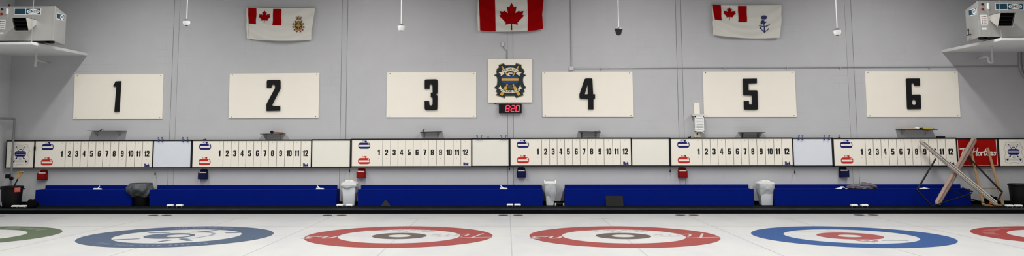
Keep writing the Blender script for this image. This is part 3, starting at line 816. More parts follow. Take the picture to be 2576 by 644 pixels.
# ------------------------------------------------------------------ flags
FOLD = {}
def cloth_y(x, z, seed):
    xm, hw, zt, H = FOLD[seed]
    u = (x-xm)/hw; v = (zt-z)/H
    d = v+.42*u*u-.05*u                      # swags hanging between the two pinned corners
    sw = .03*math.sin(d*15+seed)*max(0, min(1, d*1.6))*max(.15, 1-.5*abs(u))
    return WALL-.085+.5*cloth_w(x, z, seed)+sw
def cloth_w(x, z, seed):
    w = .035*noise.noise(Vector((x*1.1+z*.9+seed*9, z*1.3-x*.4, seed)))+.018*math.sin((x*1.6+z*2.4+seed)*2.1)+.012*math.sin((z*3-x)*3.1)
    return w
def cut_grid(bm, step=.04):
    for ax in (0, 2):
        lo = min(v.co[ax] for v in bm.verts); hi = max(v.co[ax] for v in bm.verts)
        k = math.floor(lo/step)+1
        while k*step < hi:
            co = [0, 0, 0]; co[ax] = k*step; no = [0, 0, 0]; no[ax] = 1
            bmesh.ops.bisect_plane(bm, geom=bm.verts[:]+bm.edges[:]+bm.faces[:], plane_co=co, plane_no=no, dist=1e-6); k += 1
def flag(label, corners, sag, patches, seed, hem):
    """corners TL, TR, BR, BL as points on the photo's wall; patches: (part name, material, loops)"""
    C = [onY(u, v, WALL-.085) for u, v in corners]
    FOLD[seed] = ((C[0].x+C[1].x)/2, (C[1].x-C[0].x)/2, (C[0].z+C[1].z)/2, C[0].z-C[3].z)
    t = thing('flag', ((C[0].x+C[1].x)/2, WALL-.08, min(C[2].z, C[3].z)), label, 'flag', 'flags pinned to the wall')
    m = MB()
    def S(u, v):
        p = C[0].lerp(C[1], u).lerp(C[3].lerp(C[2], u), v)
        z = p.z - sag*v*math.sin(PI*u)**.8 - .012*(1-v)*math.sin(PI*u)
        x = p.x + .012*math.sin(v*5+seed)*(1 if u in (0, 1) else .3)
        return Vector((x, cloth_y(x, z, seed), z))
    m.grid(S, 120, 60)
    m.build('cloth', M_flagw, t, True)
    lay = 0
    for nm, ma, loops, lv in patches:
        g = MB()
        for l in loops:
            pts = [(lambda q: (q.x, q.z))(onY(u, v, WALL-.085)) for u, v in l]
            g.prism(pts, 0, 0)
        cut_grid(g.bm)
        for v in g.bm.verts: v.co.y = cloth_y(v.co.x, v.co.z, seed)-.008-.0025*lv
        g.build(nm, ma, t, True)
    # hoist band
    m = MB()
    h = [onY(u, v, WALL-.085) for u, v in hem]
    m.grid(lambda u, v: (lambda p: Vector((p.x, cloth_y(p.x, p.z, seed)-.009, p.z)))(h[0].lerp(h[1], u).lerp(h[3].lerp(h[2], u), v)), 2, 20)
    m.build('hoist_band', mat('cream_hoist_band', (214, 210, 198), .8), t, True)
    for c in C[:2]:
        m = MB(); m.lathe([(.012, 0), (.012, .02)], (0, 0, 0), 10)
        bmesh.ops.transform(m.bm, matrix=Matrix.Translation((c.x, WALL-.01, c.z-.01)) @ Matrix.Rotation(PI/2, 4, 'X'), verts=m.bm.verts)
        m.tube([(c.x, WALL, c.z-.01), (c.x, cloth_y(c.x, c.z, seed)-.01, c.z-.01)], .007, 6)
        m.build('pin', M_zinc, t)
    return t
def zr(rx, ry, s, pts): return [(rx+a/s, ry+b/s) for a, b in pts]
def leaf(cx, ytop, w, h): return [(cx+x*w/1.06, ytop+y*h/1.9) for x, y in LEAF]
z5 = lambda pts: zr(600, 0, 5.368, pts)
cafz = lambda pts: zr(720, 30, 10.733, pts)
gold = mat('gold_thread', (146, 114, 48), .6); dgreen = mat('dark_green_thread', (28, 34, 26), .8)
def ring_px(cx, cy, a, b, n=28): return [(cx+a*math.cos(2*PI*i/n), cy+b*math.sin(2*PI*i/n)) for i in range(n)]
wreath = []
for ang, in [(d,) for d in (-52, -20, 12, 42, 70, 110, 138, 168, 200, 232)]:
    cx, cy = 330+140*math.cos(math.radians(ang)), 380+150*math.sin(math.radians(ang))
    a = math.radians(ang)
    pts = [(38, 0), (14, -12), (20, -32), (-4, -20), (-22, -24), (-14, 0), (-22, 24), (-4, 20), (20, 32), (14, 12)]
    wreath.append(cafz([(cx+x*math.cos(a)-y*math.sin(a), cy+x*math.sin(a)+y*math.cos(a)) for x, y in pts]))
crown = [cafz([(272, 190), (410, 190), (404, 222), (278, 222)]), cafz([(272, 190), (250, 160), (268, 135), (305, 132), (335, 150), (335, 120), (325, 118), (325, 108), (338, 108), (338, 95), (348, 95), (348, 108), (360, 108), (360, 118), (350, 120), (350, 150), (385, 132), (420, 136), (436, 160), (410, 190), (418, 162), (400, 148), (372, 155), (352, 176), (330, 176), (312, 155), (282, 148), (268, 162)])]
eagle = [cafz([(155, 340), (240, 345), (300, 365), (330, 330), (350, 330), (372, 362), (440, 340), (500, 312), (470, 345), (400, 380), (360, 390), (350, 430), (318, 430), (312, 390), (235, 372)]),
         cafz([(318, 270), (345, 265), (352, 290), (385, 280), (380, 296), (348, 312), (346, 335), (328, 335), (324, 310), (285, 296), (288, 282), (315, 292)]),
         cafz([(322, 420), (342, 420), (342, 462), (385, 440), (392, 410), (402, 430), (388, 462), (334, 490), (272, 462), (256, 432), (268, 412), (280, 444), (322, 462)])]
swords = [cafz([(240, 300), (252, 292), (420, 430), (410, 440)]), cafz([(410, 298), (420, 308), (250, 440), (240, 430)])]
flag('white flag with a small maple leaf flag and a red wreathed badge, above sign 2', [(620.3, 19), (791.5, 20), (782.5, 99.5), (621, 96.5)], .055, [
    ('red_bar', M_flagr, [z5([(133, 106), (244, 113), (238, 328), (138, 316)])], 0), ('red_bar', M_flagr, [z5([(468, 121), (581, 121), (579, 342), (462, 342)])], 0),
    ('maple_leaf', M_flagr, [leaf(600+352/5.368, 140/5.368, 160/5.368, 178/5.368)], 0),
    ('wreath', mat('wreath_red_thread', (140, 8, 14), .8), wreath, 0),
    ('badge_ring', gold, [cafz(ring_px(332, 372, 112, 132))], 1), ('badge_field', dgreen, [cafz(ring_px(332, 370, 96, 116))], 2),
    ('swords', gold, swords, 3), ('eagle_and_anchor', mat('pale_gold_thread', (168, 138, 62), .6), eagle, 4),
    ('crown', gold, crown, 1), ('crown_lining', mat('crown_red_thread', (120, 24, 24), .8), [cafz(ring_px(305, 178, 20, 20)), cafz(ring_px(378, 178, 20, 20))], 2)],
    1.3, [(620, 19.5), (624, 19.6), (625, 97), (621, 96)])
z6 = lambda pts: zr(1180, 0, 4.952, pts)
flag('large red and white maple leaf flag above the club sign at centre', [(1202, -2), (1367, -3), (1366, 73), (1201.5, 77)], .05, [
    ('red_bar', M_flagr, [z6([(118, -8), (322, -8), (328, 200), (331, 391), (240, 389), (139, 381), (133, 200)])], 0),
    ('red_bar', M_flagr, [z6([(726, -8), (930, -8), (912, 180), (922, 358), (830, 378), (730, 388), (735, 200)])], 0),
    ('maple_leaf', M_flagr, [leaf(1180+530/4.952, 36/4.952, 312/4.952, 342/4.952)], 0)],
    2.1, [(1202, -2), (1205, -2), (1207, 76.5), (1202, 76.5)])
nz = lambda pts: zr(1895, 30, 10.733, pts); z7 = lambda pts: zr(1770, 0, 5.368, pts)
nav = mat('navy_thread', (36, 44, 92), .8); nav2 = mat('grey_navy_thread', (74, 80, 116), .8)
flag('white flag with a small maple leaf flag and a navy anchor badge, above sign 5', [(1791.5, 12.5), (1967.5, 13), (1961, 94.5), (1795, 88)], .05, [
    ('red_bar', M_flagr, [z7([(119, 62), (235, 70), (242, 278), (146, 268)])], 0), ('red_bar', M_flagr, [z7([(463, 80), (580, 82), (586, 298), (470, 298)])], 0),
    ('maple_leaf', M_flagr, [leaf(1770+350/5.368, 94/5.368, 172/5.368, 180/5.368)], 0),
    ('crown', nav, [nz([(178, 92), (205, 140), (218, 195), (250, 202), (318, 202), (350, 190), (365, 140), (382, 92), (352, 138), (345, 118), (330, 95), (318, 118), (312, 142), (300, 110), (285, 82), (270, 110), (258, 142), (250, 118), (238, 95), (222, 118), (215, 140)])], 0),
    ('hat', nav, [nz([(200, 300), (208, 255), (230, 228), (262, 218), (300, 232), (312, 268), (345, 258), (364, 262), (345, 292), (305, 320), (250, 332), (205, 338)])], 0),
    ('wings', nav2, [nz([(125, 345), (180, 362), (240, 378), (288, 395), (300, 420), (240, 412), (180, 390)]), nz([(462, 322), (400, 345), (340, 370), (305, 398), (305, 422), (350, 408), (410, 372)])], 0),
    ('anchor', nav, [nz([(275, 330), (300, 330), (302, 500), (330, 510), (375, 490), (390, 465), (385, 455), (408, 435), (408, 475), (385, 500), (330, 540), (300, 568), (270, 540), (225, 505), (200, 470), (168, 470), (162, 425), (180, 410), (205, 430), (215, 465), (240, 495), (275, 512)])], 1)],
    4.4, [(1792.6, 52), (1797.2, 52.5), (1799, 87), (1794.5, 86)])

# ------------------------------------------------------------------ coolers on hung shelves
def cooler(xl, ztop, zbot, hood_x, label, shelf_label, side, u_drain):
    W, D = 1.47, .56
    Yc = 20.72
    x0, x1 = xl, xl+W
    t = thing('air_cooler', ((x0+x1)/2, Yc+D/2, zbot-.05), label, 'air cooler', 'steel air coolers on hung shelves')
    m = MB()
    m.hexa([(x0, Yc, zbot), (x1, Yc, zbot), (x1, Yc+D, zbot-.044), (x0, Yc+D, zbot-.044), (x0, Yc, ztop), (x1, Yc, ztop), (x1, Yc+D, ztop-.14), (x0, Yc+D, ztop-.14)], .008)
    m.box((x0-.004, Yc-.006, zbot), (x0+.05, Yc+.02, ztop), .003); m.box((x1-.05, Yc-.006, zbot), (x1+.004, Yc+.02, ztop), .003)
    m.box((x0+.25, Yc-.006, zbot+.05), (x0+.262, Yc+.02, ztop-.03), .002)
    for i in range(7): m.lathe([(.007, 0), (.005, .01)], (x0+.32+i*.16, Yc-.004, zbot+.05), 8)
    m.build('casing', M_steel, t)
    b = MB()
    for xx in (x0+.1, x1-.2): b.box((xx, Yc+.02, zbot-.05), (xx+.1, Yc+.2, zbot), .004)
    b.box((x0+.01, Yc+.02, zbot-.05), (x1-.01, Yc+.09, zbot+.0), .004)
    b.build('base_rail', M_black2, t)
    # outlet hood: open mouth leaning back at the foot
    hx0, hx1 = x0+hood_x, x0+hood_x+.37
    zt, zb = ztop-.35, ztop-.68
    h = MB(); th = .008
    top = [(hx0, Yc, zt), (hx1, Yc, zt), (hx1, Yc-.46, zt-.0), (hx0, Yc-.46, zt-.0)]
    h.hexa([(hx0, Yc-.46, zt-th), (hx1, Yc-.46, zt-th), (hx1, Yc, zt-th), (hx0, Yc, zt-th), (hx0, Yc-.46, zt), (hx1, Yc-.46, zt), (hx1, Yc, zt), (hx0, Yc, zt)])
    zw = zb+.19; yb0 = Yc-.30
    h.hexa([(hx0, yb0, zb), (hx1, yb0, zb), (hx1, Yc, zw), (hx0, Yc, zw), (hx0, yb0, zb+th), (hx1, yb0, zb+th), (hx1, Yc, zw+th), (hx0, Yc, zw+th)])
    for xx in (hx0, hx1-th):
        h.hexa([(xx, yb0, zb), (xx+th, yb0, zb), (xx+th, Yc, zw), (xx, Yc, zw), (xx, Yc-.46, zt), (xx+th, Yc-.46, zt), (xx+th, Yc, zt), (xx, Yc, zt)])
    ho = h.build('outlet_hood', mat('bright_sheet_metal', (214, 212, 206), .35, .6, .05), t)
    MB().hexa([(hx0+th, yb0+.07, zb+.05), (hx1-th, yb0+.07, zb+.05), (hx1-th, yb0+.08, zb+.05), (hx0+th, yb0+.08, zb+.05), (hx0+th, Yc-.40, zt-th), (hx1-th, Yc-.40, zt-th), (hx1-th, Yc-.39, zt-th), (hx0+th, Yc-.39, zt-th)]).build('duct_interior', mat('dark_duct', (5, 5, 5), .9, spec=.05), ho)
    for i in range(1, 4):
        zz = zb+(zt-zb)*i/4
        l = MB(); yy = yb0-.16*i/4-.015
        l.hexa([(hx0+th, yy+.03, zz-.02), (hx1-th, yy+.03, zz-.02), (hx1-th, yy+.08, zz+.02), (hx0+th, yy+.08, zz+.02), (hx0+th, yy+.03, zz-.014), (hx1-th, yy+.03, zz-.014), (hx1-th, yy+.08, zz+.026), (hx0+th, yy+.08, zz+.026)])
        l.build('louver', mat('dark_louver', (20, 19, 18), .6, spec=.2), ho)
    # maker's plate
    def plate(mp, nm, s=1):
        g = MB(); g.prism(rrect(0, 0, .68, .17, .006), 0, .003, mp); o = g.build(nm, mat('sticker_white', (228, 232, 232), .4), t)
        g = MB(); g.prism(rrect(.012, .02, .285, .158, .003), .003, .004, mp); g.prism([rrect(.3, .012, .668, .158, .003), ell(.484, .085, .165, .066, 24, 0)[:-1][::-1]], .003, .004, mp); g.build('teal_field', M_tblue, o)
        g = MB(); text(g, 'CIMCO', .484, .058, .25, .056, .0045, .045, 0, mp, 0, 1); g.build('lettering', mat('sticker_ink', (12, 22, 34), .5), o)
    lx = x0+.435
    plate(lambda x, z, d: (lx+x, Yc-.001-d, ztop-.225+z), 'name_plate')
    plate(lambda x, z, d: (x1+d, Yc+.1+x*.52, ztop-.32+z*.95-.0*x), 'side_plate')
    plate(lambda x, z, d: (x0-d, Yc+D-.16-x*.52, ztop-.32+z*.95), 'side_plate')
    for zz, nm, rgb in ((ztop-.08, 'black_button', (14, 14, 18)), (ztop-.2, 'red_button', (120, 14, 8))):
        g = MB(); g.lathe([(.03, 0), (.03, .02), (.022, .03)], (0, 0, 0), 14)
        bmesh.ops.transform(g.bm, matrix=Matrix.Translation((x0+.12, Yc, zz)) @ Matrix.Rotation(PI/2, 4, 'X'), verts=g.bm.verts)
        g.build(nm, mat(nm+'_plastic', rgb, .4), t, 'auto')
    MB().box((x0+.07, Yc-.004, ztop-.235), (x0+.1, Yc, ztop-.165), .002).build('warning_tag', mat('orange_tag', (200, 120, 60), .5), t)
    g = MB(); g.box((x0+.235, Yc-.04, ztop-.21), (x0+.275, Yc-.0, ztop-.06), .008); g.build('latch', M_white, t)
    g = MB(); g.prism(rrect(x0+.055, ztop-.58, x0+.225, ztop-.34, .008), Yc, Yc-.004); o = g.build('instruction_label', mat('label_white', (230, 230, 228), .5), t)
    for i, rgb in enumerate(((20, 26, 40), (170, 60, 50), (70, 24, 30), (20, 26, 40))):
        g = MB(); g.prism(circ(x0+.09, ztop-.385-i*.052, .013, 10), Yc-.004, Yc-.006); g.prism(rrect(x0+.115, ztop-.392-i*.052, x0+.2, ztop-.38-i*.052, .002), Yc-.004, Yc-.005); g.build('indicator_dot', mat('dot_%d' % i, rgb, .5), o)
    MB().prism(rrect(x0+.07, ztop-.71, x0+.185, ztop-.665, .004), Yc, Yc-.004).build('small_label', MATS['label_white'], t)
    if side > 0:
        g = MB(); yy = Yc+.36; zz = zbot+.11
        g.tube([(x0, yy, zz), (x0-.06, yy, zz), (x0-.06, yy, zz+.1)], .012, 8); g.tube([(x0-.06, yy-.06, zz-.02), (x0-.06, yy+.08, zz-.02)], .012, 8); g.lathe([(.018, 0), (.022, .03), (.018, .06)], (x0-.06, yy, zz+.08), 10)
        g.build('valve', mat('brass_valve', (62, 46, 34), .5, .3), t)
    else:
        g = MB(); g.tube([(x0+.23, Yc+.1, ztop-.05), (x0+.23, Yc+.1, ztop+.07)], .014, 8); g.build('pipe_stub', M_black2, t)
    # shelf
    yf = 20.47
    zs = zbot-.05
    sx0, sx1 = (WL, onY(220, 130, WALL).x) if side < 0 else (onY(2369, 122, WALL).x, WR)
    s = thing('hung_shelf', ((sx0+sx1)/2, WALL, zs-.075), shelf_label, 'shelf', 'white hung shelves for the air coolers')
    m = MB(); m.box((sx0, yf, zs-.07), (sx1, WALL, zs), .004); m.build('shelf_board', M_wpaint, s)
    m = MB(); ed = sx1 if side < 0 else sx0
    for yy in (yf+.25, yf+1.2, yf+2.1): m.box((sx0, yy, zs-.13), (sx1-(.15 if side < 0 else 0), yy+.06, zs-.07), .003) if False else None
    rx = ed-(.03 if side < 0 else -.03)*1
    g = MB(); g.tube([(rx, yf+.03, zs-.09), (rx, yf+.03, CEIL)], .007, 6); g.lathe([(.018, 0), (.018, .02)], (rx, yf+.03, zs), 8)
    g = MB(); g.tube([(rx, yf+.03, zs), (rx, yf+.03, CEIL)], .007, 6); g.lathe([(.018, 0), (.018, .02)], (rx, yf+.03, zs), 8)
    tag(g.build('hanger_rod', M_zinc), 'thin steel rod hanging the corner of the %s cooler shelf from the ceiling' % ('left' if side < 0 else 'right'), 'rod', 'rods hanging the cooler shelves')
    m.bm.free()
    # drain pipe under the shelf
    if side < 0:
        q = onY(92, 128, 21.6); e = onY(88.5, 168, 21.6); br = onY(91, 152, 21.6); en = onY(123, 158.5, WALL)
        g = MB(); g.tube([(q.x, 21.6, zs-.07), (e.x, 21.6, e.z)], .028, 10); g.tube([(br.x, 21.6, br.z), (en.x, WALL, en.z)], .02, 8)
        g.lathe([(.036, -.03), (.036, .03)], (br.x, 21.6, br.z), 12)
        p = thing('drain_pipe', (q.x, 21.6, e.z), 'grey white drain pipe with a side branch under the left cooler shelf', 'pipe', 'drain pipes under the cooler shelves'); g.build('pipe', M_pvc, p, 'auto')
    else:
        Y = 21.6; a = onY(2494, 113, Y)
        zu = onY(2491, 153, Y).z; r = .05
        pts = [Vector((a.x, Y, zs-.07)), Vector((a.x, Y, zu))]+[Vector((a.x-r+r*math.cos(q), Y, zu-r*math.sin(q))) for q in [PI*k/8 for k in range(1, 9)]]
        pts.append(Vector((a.x-2*r, Y, zu+.07)))
        w = onY(2461, 147, WALL); pts += [Vector((a.x-2*r-.012, Y+.02, zu+.1)), Vector((a.x-2*r-.05, Y+.09, zu+.105)), Vector((w.x, WALL, w.z))]
        g = MB(); g.tube(pts, .025, 10)
        p = thing('drain_pipe', (a.x, Y, pts[3][2]), 'grey white drain pipe with a trap bend under the right cooler shelf', 'pipe', 'drain pipes under the cooler shelves'); g.build('pipe', M_pvc, p, 'auto')
Yc = 20.72
cooler(onY(136.5, 60, Yc).x-1.47, onY(138, 15, Yc).z, onY(134, 102.5, Yc).z, .64, 'stainless steel air cooler with outlet hood on the left hung shelf', 'white hung shelf holding the left air cooler', -1, 0)
cooler(onY(2461, 50, Yc).x, onY(2459, 3, Yc).z, onY(2463, 93, Yc).z, .28, 'stainless steel air cooler with outlet hood on the right hung shelf', 'white hung shelf holding the right air cooler', 1, 0)

# ------------------------------------------------------------------ hanging cameras
def cam_dome(u, vt, vb, black, lab):
    Y = TEE
    a = onY(u, vt, Y); b = onY(u, vb, Y)
    t = thing('ceiling_camera', (a.x, Y, b.z), lab, 'camera', 'cameras hanging on poles from the ceiling')
    MB().tube([(a.x, Y, a.z+.02), (a.x, Y, CEIL)], .0095, 10).build('pole', M_white, t)
    h = a.z-b.z
    g = MB(); g.lathe([(.035, h), (.035, h+.015), (.06, h+.015)][:2], (a.x, Y, b.z), 14); g.box((a.x-.062, Y-.03, b.z+h*.74), (a.x+.0, Y+.03, b.z+h+.012), .008); g.box((a.x-.03, Y-.03, b.z+h*.74), (a.x+.05, Y+.03, b.z+h*.96), .008)
    g.build('mount', mat('grey_mount', (120, 122, 124), .5) if not black else mat('light_grey_mount', (170, 170, 168), .5), t)
    g = MB()
    if black:
        g.lathe([(.05, h*.0+.0), (.07, h*.5), (.083, h*.55), (.083, h*.7), (.06, h*.76)], (a.x, Y, b.z+.02), 22); g.build('housing', mat('black_camera', (18, 19, 24), .35), t, 'auto')
        g = MB(); g.lathe([(.006, 0), (.035, .012), (.054, .04), (.062, .075)], (a.x, Y, b.z), 20); g.build('dome', mat('smoked_dome', (8, 8, 10), .1), t, 'auto')
    else:
        g.lathe([(.035, h*.08), (.055, h*.16), (.07, h*.45), (.074, h*.74), (.066, h*.78)], (a.x, Y, b.z), 22); g.build('housing', M_white, t, 'auto')
        g = MB(); g.lathe([(.02, 0), (.034, .01), (.035, h*.1)], (a.x, Y, b.z), 16); g.build('lens', mat('dark_lens', (20, 20, 22), .2), t, 'auto')
cam_dome(469.5, 50, 65.5, 0, 'white camera hanging on a pole from the ceiling, leftmost, left of the first flag')
cam_dome(1009.5, 62, 79, 0, 'white camera hanging on a pole above sign 3')
cam_dome(1555.8, 70, 89.5, 1, 'black dome camera hanging on a white pole above sign 4')
cam_dome(2106, 73, 90, 0, 'white camera hanging on a pole from the ceiling, rightmost, right of the navy badge flag')

# ------------------------------------------------------------------ conduits, boxes on the wall
q0, q1 = onY(1435.5, 0, WALL-.03), onY(1437.5, 170, WALL-.03); qe = onY(2563, 170, WALL-.03)
t = thing('wall_conduit', (q1.x, WALL, q1.z), 'thin grey conduit running down the wall and right above signs 4 to 6', 'conduit')
MB().tube([(q1.x, WALL-.022, CEIL), (q1.x, WALL-.022, q1.z)], .013, 8).build('vertical_run', M_zinc, t)
MB().tube([(q1.x, WALL-.022, q1.z-.02), (qe.x, WALL-.022, q1.z-.02)], .013, 8).build('horizontal_run', M_zinc, t)
MB().box((q1.x-.06, WALL-.07, q1.z-.07), (q1.x+.055, WALL, q1.z+.03), .006).build('junction_box', mat('grey_box', (196, 198, 200), .45), t)
for u in (1512, 1823, 1980, 2114, 2337):
    q = onY(u, 173, WALL-.02); g = MB(); g.box((q.x-.015, WALL-.045, q1.z-.06), (q.x+.015, WALL, q1.z+.0), .004); g.build('strap', M_zinc, t)
Y = WALL-.032
g = MB(); pts = [onY(u, v, Y) for u, v in ((2564, 118), (2564.5, 160), (2568, 178), (2578, 196))]
pts = [Vector((pts[0].x, Y, onY(2500, 110, Y).z-.03))]+pts[1:]; pts.insert(1, pts[0]-Vector((0, 0, .1)))
g.tube(pts, .03, 8)
g.tube([Vector((p.x+.09, Y, p.z)) for p in pts[:3]]+[Vector((pts[3].x+.09, Y, pts[3].z)), Vector((pts[4].x+.09, Y, pts[4].z))], .02, 8)
tag(g.build('corner_pipe', M_zinc, None, 'auto'), 'pair of vertical grey pipes bending in the right corner below the cooler shelf', 'pipe')
q = onY(1264.5, 111, WALL)
t = thing('cable_box', (q.x, WALL, q.z-.06), 'tiny grey cable box on the wall below the large maple leaf flag', 'junction box')
MB().box((q.x-.035, WALL-.05, q.z-.06), (q.x+.035, WALL, q.z+.06), .006).build('box', mat('grey_box', (196, 198, 200), .45), t)
g = MB(); p2 = onY(1275, 128, WALL); p3 = onY(1274.5, 150, WALL); g.tube([(q.x, WALL-.02, q.z-.05), (q.x+.02, WALL-.02, q.z-.12), (p2.x, WALL-.02, p2.z), (p3.x, WALL-.02, p3.z)], .007, 6); g.build('cable', mat('grey_cable', (120, 120, 122), .6), t)
# vented sensor box
f = Z(1700, 240, 5.367, WALL-.2); fw_ = Z(1700, 240, 5.367, WALL-.03)
x0, zt = f(256, 278); x1, zb = f(385, 490)
t = thing('vented_box', ((x0+x1)/2, WALL, zb-.1), 'white louvred box fixed to the wall left of sign 5', 'sensor box')
g = MB(); g.box((x0, WALL-.19, zb), (x1, WALL-.02, zt), .006); g.build('body', mat('shaded_louver_white', (196, 196, 192), .5), t)
g = MB()
for z_a, z_b, xa_, xb_ in ((zb, zt, x0, x0+.035), (zb, zt, x1-.02, x1), (zt-.035, zt, x0, x1), (zb, zb+.03, x0, x1)): g.box((xa_, WALL-.205, z_a), (xb_, WALL-.19, z_b), .002)
g.build('front_frame', M_white, t)
n = 9
for i in range(n):
    zz = zb+.04+(zt-zb-.085)*i/(n-1)
    g = MB(); g.hexa([(x0+.035, WALL-.208, zz-.012), (x1-.02, WALL-.208, zz-.012), (x1-.02, WALL-.188, zz+.008), (x0+.035, WALL-.188, zz+.008), (x0+.035, WALL-.208, zz+.006), (x1-.02, WALL-.208, zz+.006), (x1-.02, WALL-.188, zz+.024), (x0+.035, WALL-.188, zz+.024)])
    for j in range(1):
        g.box((x0-.006, WALL-.17, zz-.004), (x0+.002, WALL-.05, zz+.014), .002)
    g.build('slat', M_white, t)
c0, c1 = f(225, 250), f(388, 276)
MB().box((c0[0], WALL-.22, c1[1]), (c1[0], WALL-.01, c0[1]), .006).build('cap', mat('clear_grey_cap', (205, 206, 202), .3), t)
s0, s1 = fw_(245, 100), fw_(326, 250)
MB().box((s0[0], WALL-.03, s1[1]), (s1[0], WALL, s0[1]), .003).build('upper_board', M_cream, t)
s0, s1 = f(262, 492), f(345, 568)
g = MB(); g.box((s0[0], WALL-.1, s1[1]), (s1[0], WALL, s0[1]), .006); g.build('mount', mat('beige_mount', (200, 192, 172), .6), t)
g = MB(); g.box(((s0[0]+s1[0])/2-.02, WALL-.106, s1[1]+.06), ((s0[0]+s1[0])/2+.015, WALL-.099, s0[1]-.02), .002); g.build('mount_slot', M_black2, t)
for s in (-1, 1):
    xx = x0+.02 if s < 0 else x1-.015
    MB().box((xx-.012, WALL-.2, zb-.04), (xx+.012, WALL-.16, zb), .003).build('foot', mat('clear_grey_cap', (205, 206, 202), .3), t)

# ------------------------------------------------------------------ small wall shelves and what is on them
def wall_shelf(u0, u1, v0, v1, depth, lab, pale=True):
    Yf = WALL-depth
    a, b = onY(u0, v0, Yf), onY(u1, v1, Yf)
    z = (a.z+b.z)/2
    t = thing('wall_shelf', ((a.x+b.x)/2, WALL, z-.15), lab, 'shelf', 'small wall shelves above the scoreboards')
    g = MB(); g.hexa([(a.x, Yf, a.z-.008), (b.x, Yf, b.z-.008), (b.x, WALL, b.z-.008), (a.x, WALL, a.z-.008), (a.x, Yf, a.z+.008), (b.x, Yf, b.z+.008), (b.x, WALL, b.z+.008), (a.x, WALL, a.z+.008)], .003)
    g.build('shelf_board', mat('black_shelf', (22, 20, 20), .5), t)
    for xx in (a.x+(b.x-a.x)*.16, b.x-(b.x-a.x)*.2):
        g = MB(); g.box((xx-.012, WALL-.012, z-.15), (xx+.012, WALL, z-.015), .002); g.box((xx-.012, Yf+.06, z-.026), (xx+.012, WALL, z-.015), .002)
        g.tube([(xx, WALL-.01, z-.13), (xx, Yf+.1, z-.022)], .007, 6)
        g.build('bracket', mat('pale_bracket', (150, 150, 152), .5) if pale else mat('grey_bracket', (70, 70, 72), .5), t)
    return (a.x, b.x, z+.008, Yf)
S1 = wall_shelf(218.5, 307, 329, 329, .30, 'long thin black wall shelf below sign 1')
S2 = wall_shelf(654, 712.5, 337, 336, .25, 'short thin black wall shelf below sign 2, with a mallet on it')
S3 = wall_shelf(1056.5, 1111, 332.5, 331, .22, 'short thin black wall shelf below sign 3', False)
S4 = wall_shelf(1456, 1512, 331, 332, .22, 'short thin black wall shelf below sign 4', False)
S5 = wall_shelf(1863, 1925.5, 333, 332.8, .26, 'empty short thin black wall shelf below sign 5', False)
S6 = wall_shelf(2266, 2359.5, 325.3, 326.3, .30, 'long thin black wall shelf below sign 6, with yellow things on it')
# things on the shelves
q = onY(256, 327, WALL-.2)
g = MB(); g.tube([(q.x-.06, WALL-.2, S1[2]+.008), (q.x-.02, WALL-.2, S1[2]+.012), (q.x, WALL-.2, S1[2]+.04), (q.x+.03, WALL-.2, S1[2]+.035), (q.x+.035, WALL-.2, S1[2]+.008)], .009, 8)
tag(g.build('hook', M_black2, None, 'auto'), 'small black hook shaped thing on the shelf below sign 1', 'hook')
t = thing('mallet', (onY(684, 333, WALL-.2).x, WALL-.2, S2[2]), 'mallet with a black round head and wooden handle on the shelf below sign 2', 'mallet')
xx = t.location.x
g = MB(); g.lathe([(.03, -.045), (.04, -.035), (.04, .035), (.03, .045)], (0, 0, 0), 14); bmesh.ops.transform(g.bm, matrix=Matrix.Translation((xx, WALL-.2, S2[2]+.04)) @ Matrix.Rotation(PI/2, 4, 'X'), verts=g.bm.verts); g.build('head', M_black2, t, 'auto')
g = MB(); g.tube([(xx+.035, WALL-.2, S2[2]+.042), (xx+.3, WALL-.2, S2[2]+.018)], [.011, .015], 8); g.build('handle', mat('reddish_handle', (140, 92, 60), .5), t)
xx = onY(1064.5, 328, WALL-.15).x
t = thing('bottle_with_hook', (xx, WALL-.15, S3[2]), 'small dark object with a curled wire on the left of the shelf below sign 3', 'small object')
g = MB(); g.lathe([(.02, 0), (.024, .005), (.022, .05), (.012, .06)], (xx, WALL-.15, S3[2]), 12); g.build('body', mat('dark_grey_plastic', (58, 56, 52), .5), t, 'auto')
g = MB(); g.tube([Vector(p) for p in ((xx, WALL-.15, S3[2]+.055), (xx+.035, WALL-.15, S3[2]+.05), (xx+.042, WALL-.15, S3[2]+.075), (xx+.02, WALL-.15, S3[2]+.085))], .005, 6); g.build('wire', mat('dark_grey_plastic', (58, 56, 52), .5), t)
xx = onY(1504, 330, WALL-.15).x
g = MB(); g.hexa([(xx-.12, WALL-.2, S4[2]), (xx+.05, WALL-.2, S4[2]), (xx+.05, WALL-.12, S4[2]), (xx-.12, WALL-.12, S4[2]), (xx-.11, WALL-.19, S4[2]+.008), (xx+.045, WALL-.19, S4[2]+.03), (xx+.045, WALL-.13, S4[2]+.03), (xx-.11, WALL-.13, S4[2]+.008)], .003)
tag(g.build('wedge', mat('charcoal_plastic', (40, 40, 44), .5)), 'low dark wedge on the right of the shelf below sign 4', 'small object')
g = MB(); xa_, xb_ = onY(2268, 324, WALL-.2).x, onY(2300, 324, WALL-.2).x
g.box((xa_, WALL-.28, S6[2]), (xb_, WALL-.1, S6[2]+.02), .006)
tag(g.build('folder', mat('tan_cardboard', (206, 168, 116), .7)), 'thin tan folder on the left of the shelf below sign 6', 'folder')
xx = onY(2306.5, 322, WALL-.2).x
g = MB(); g.blob((xx, WALL-.2, S6[2]+.015), (.055, .06, .04), 3, .4, 2.5, 3, floor=S6[2]); tag(g.build('paper_wad', mat('paper_white', (230, 228, 222), .8), None, True), 'crumpled white paper on the shelf below sign 6', 'paper')
xa_, xb_ = onY(2314, 322, WALL-.18).x, onY(2346, 325, WALL-.18).x
t = thing('yellow_tool', ((xa_+xb_)/2, WALL-.18, S6[2]), 'yellow tool with dark ends lying on the shelf below sign 6', 'tool')
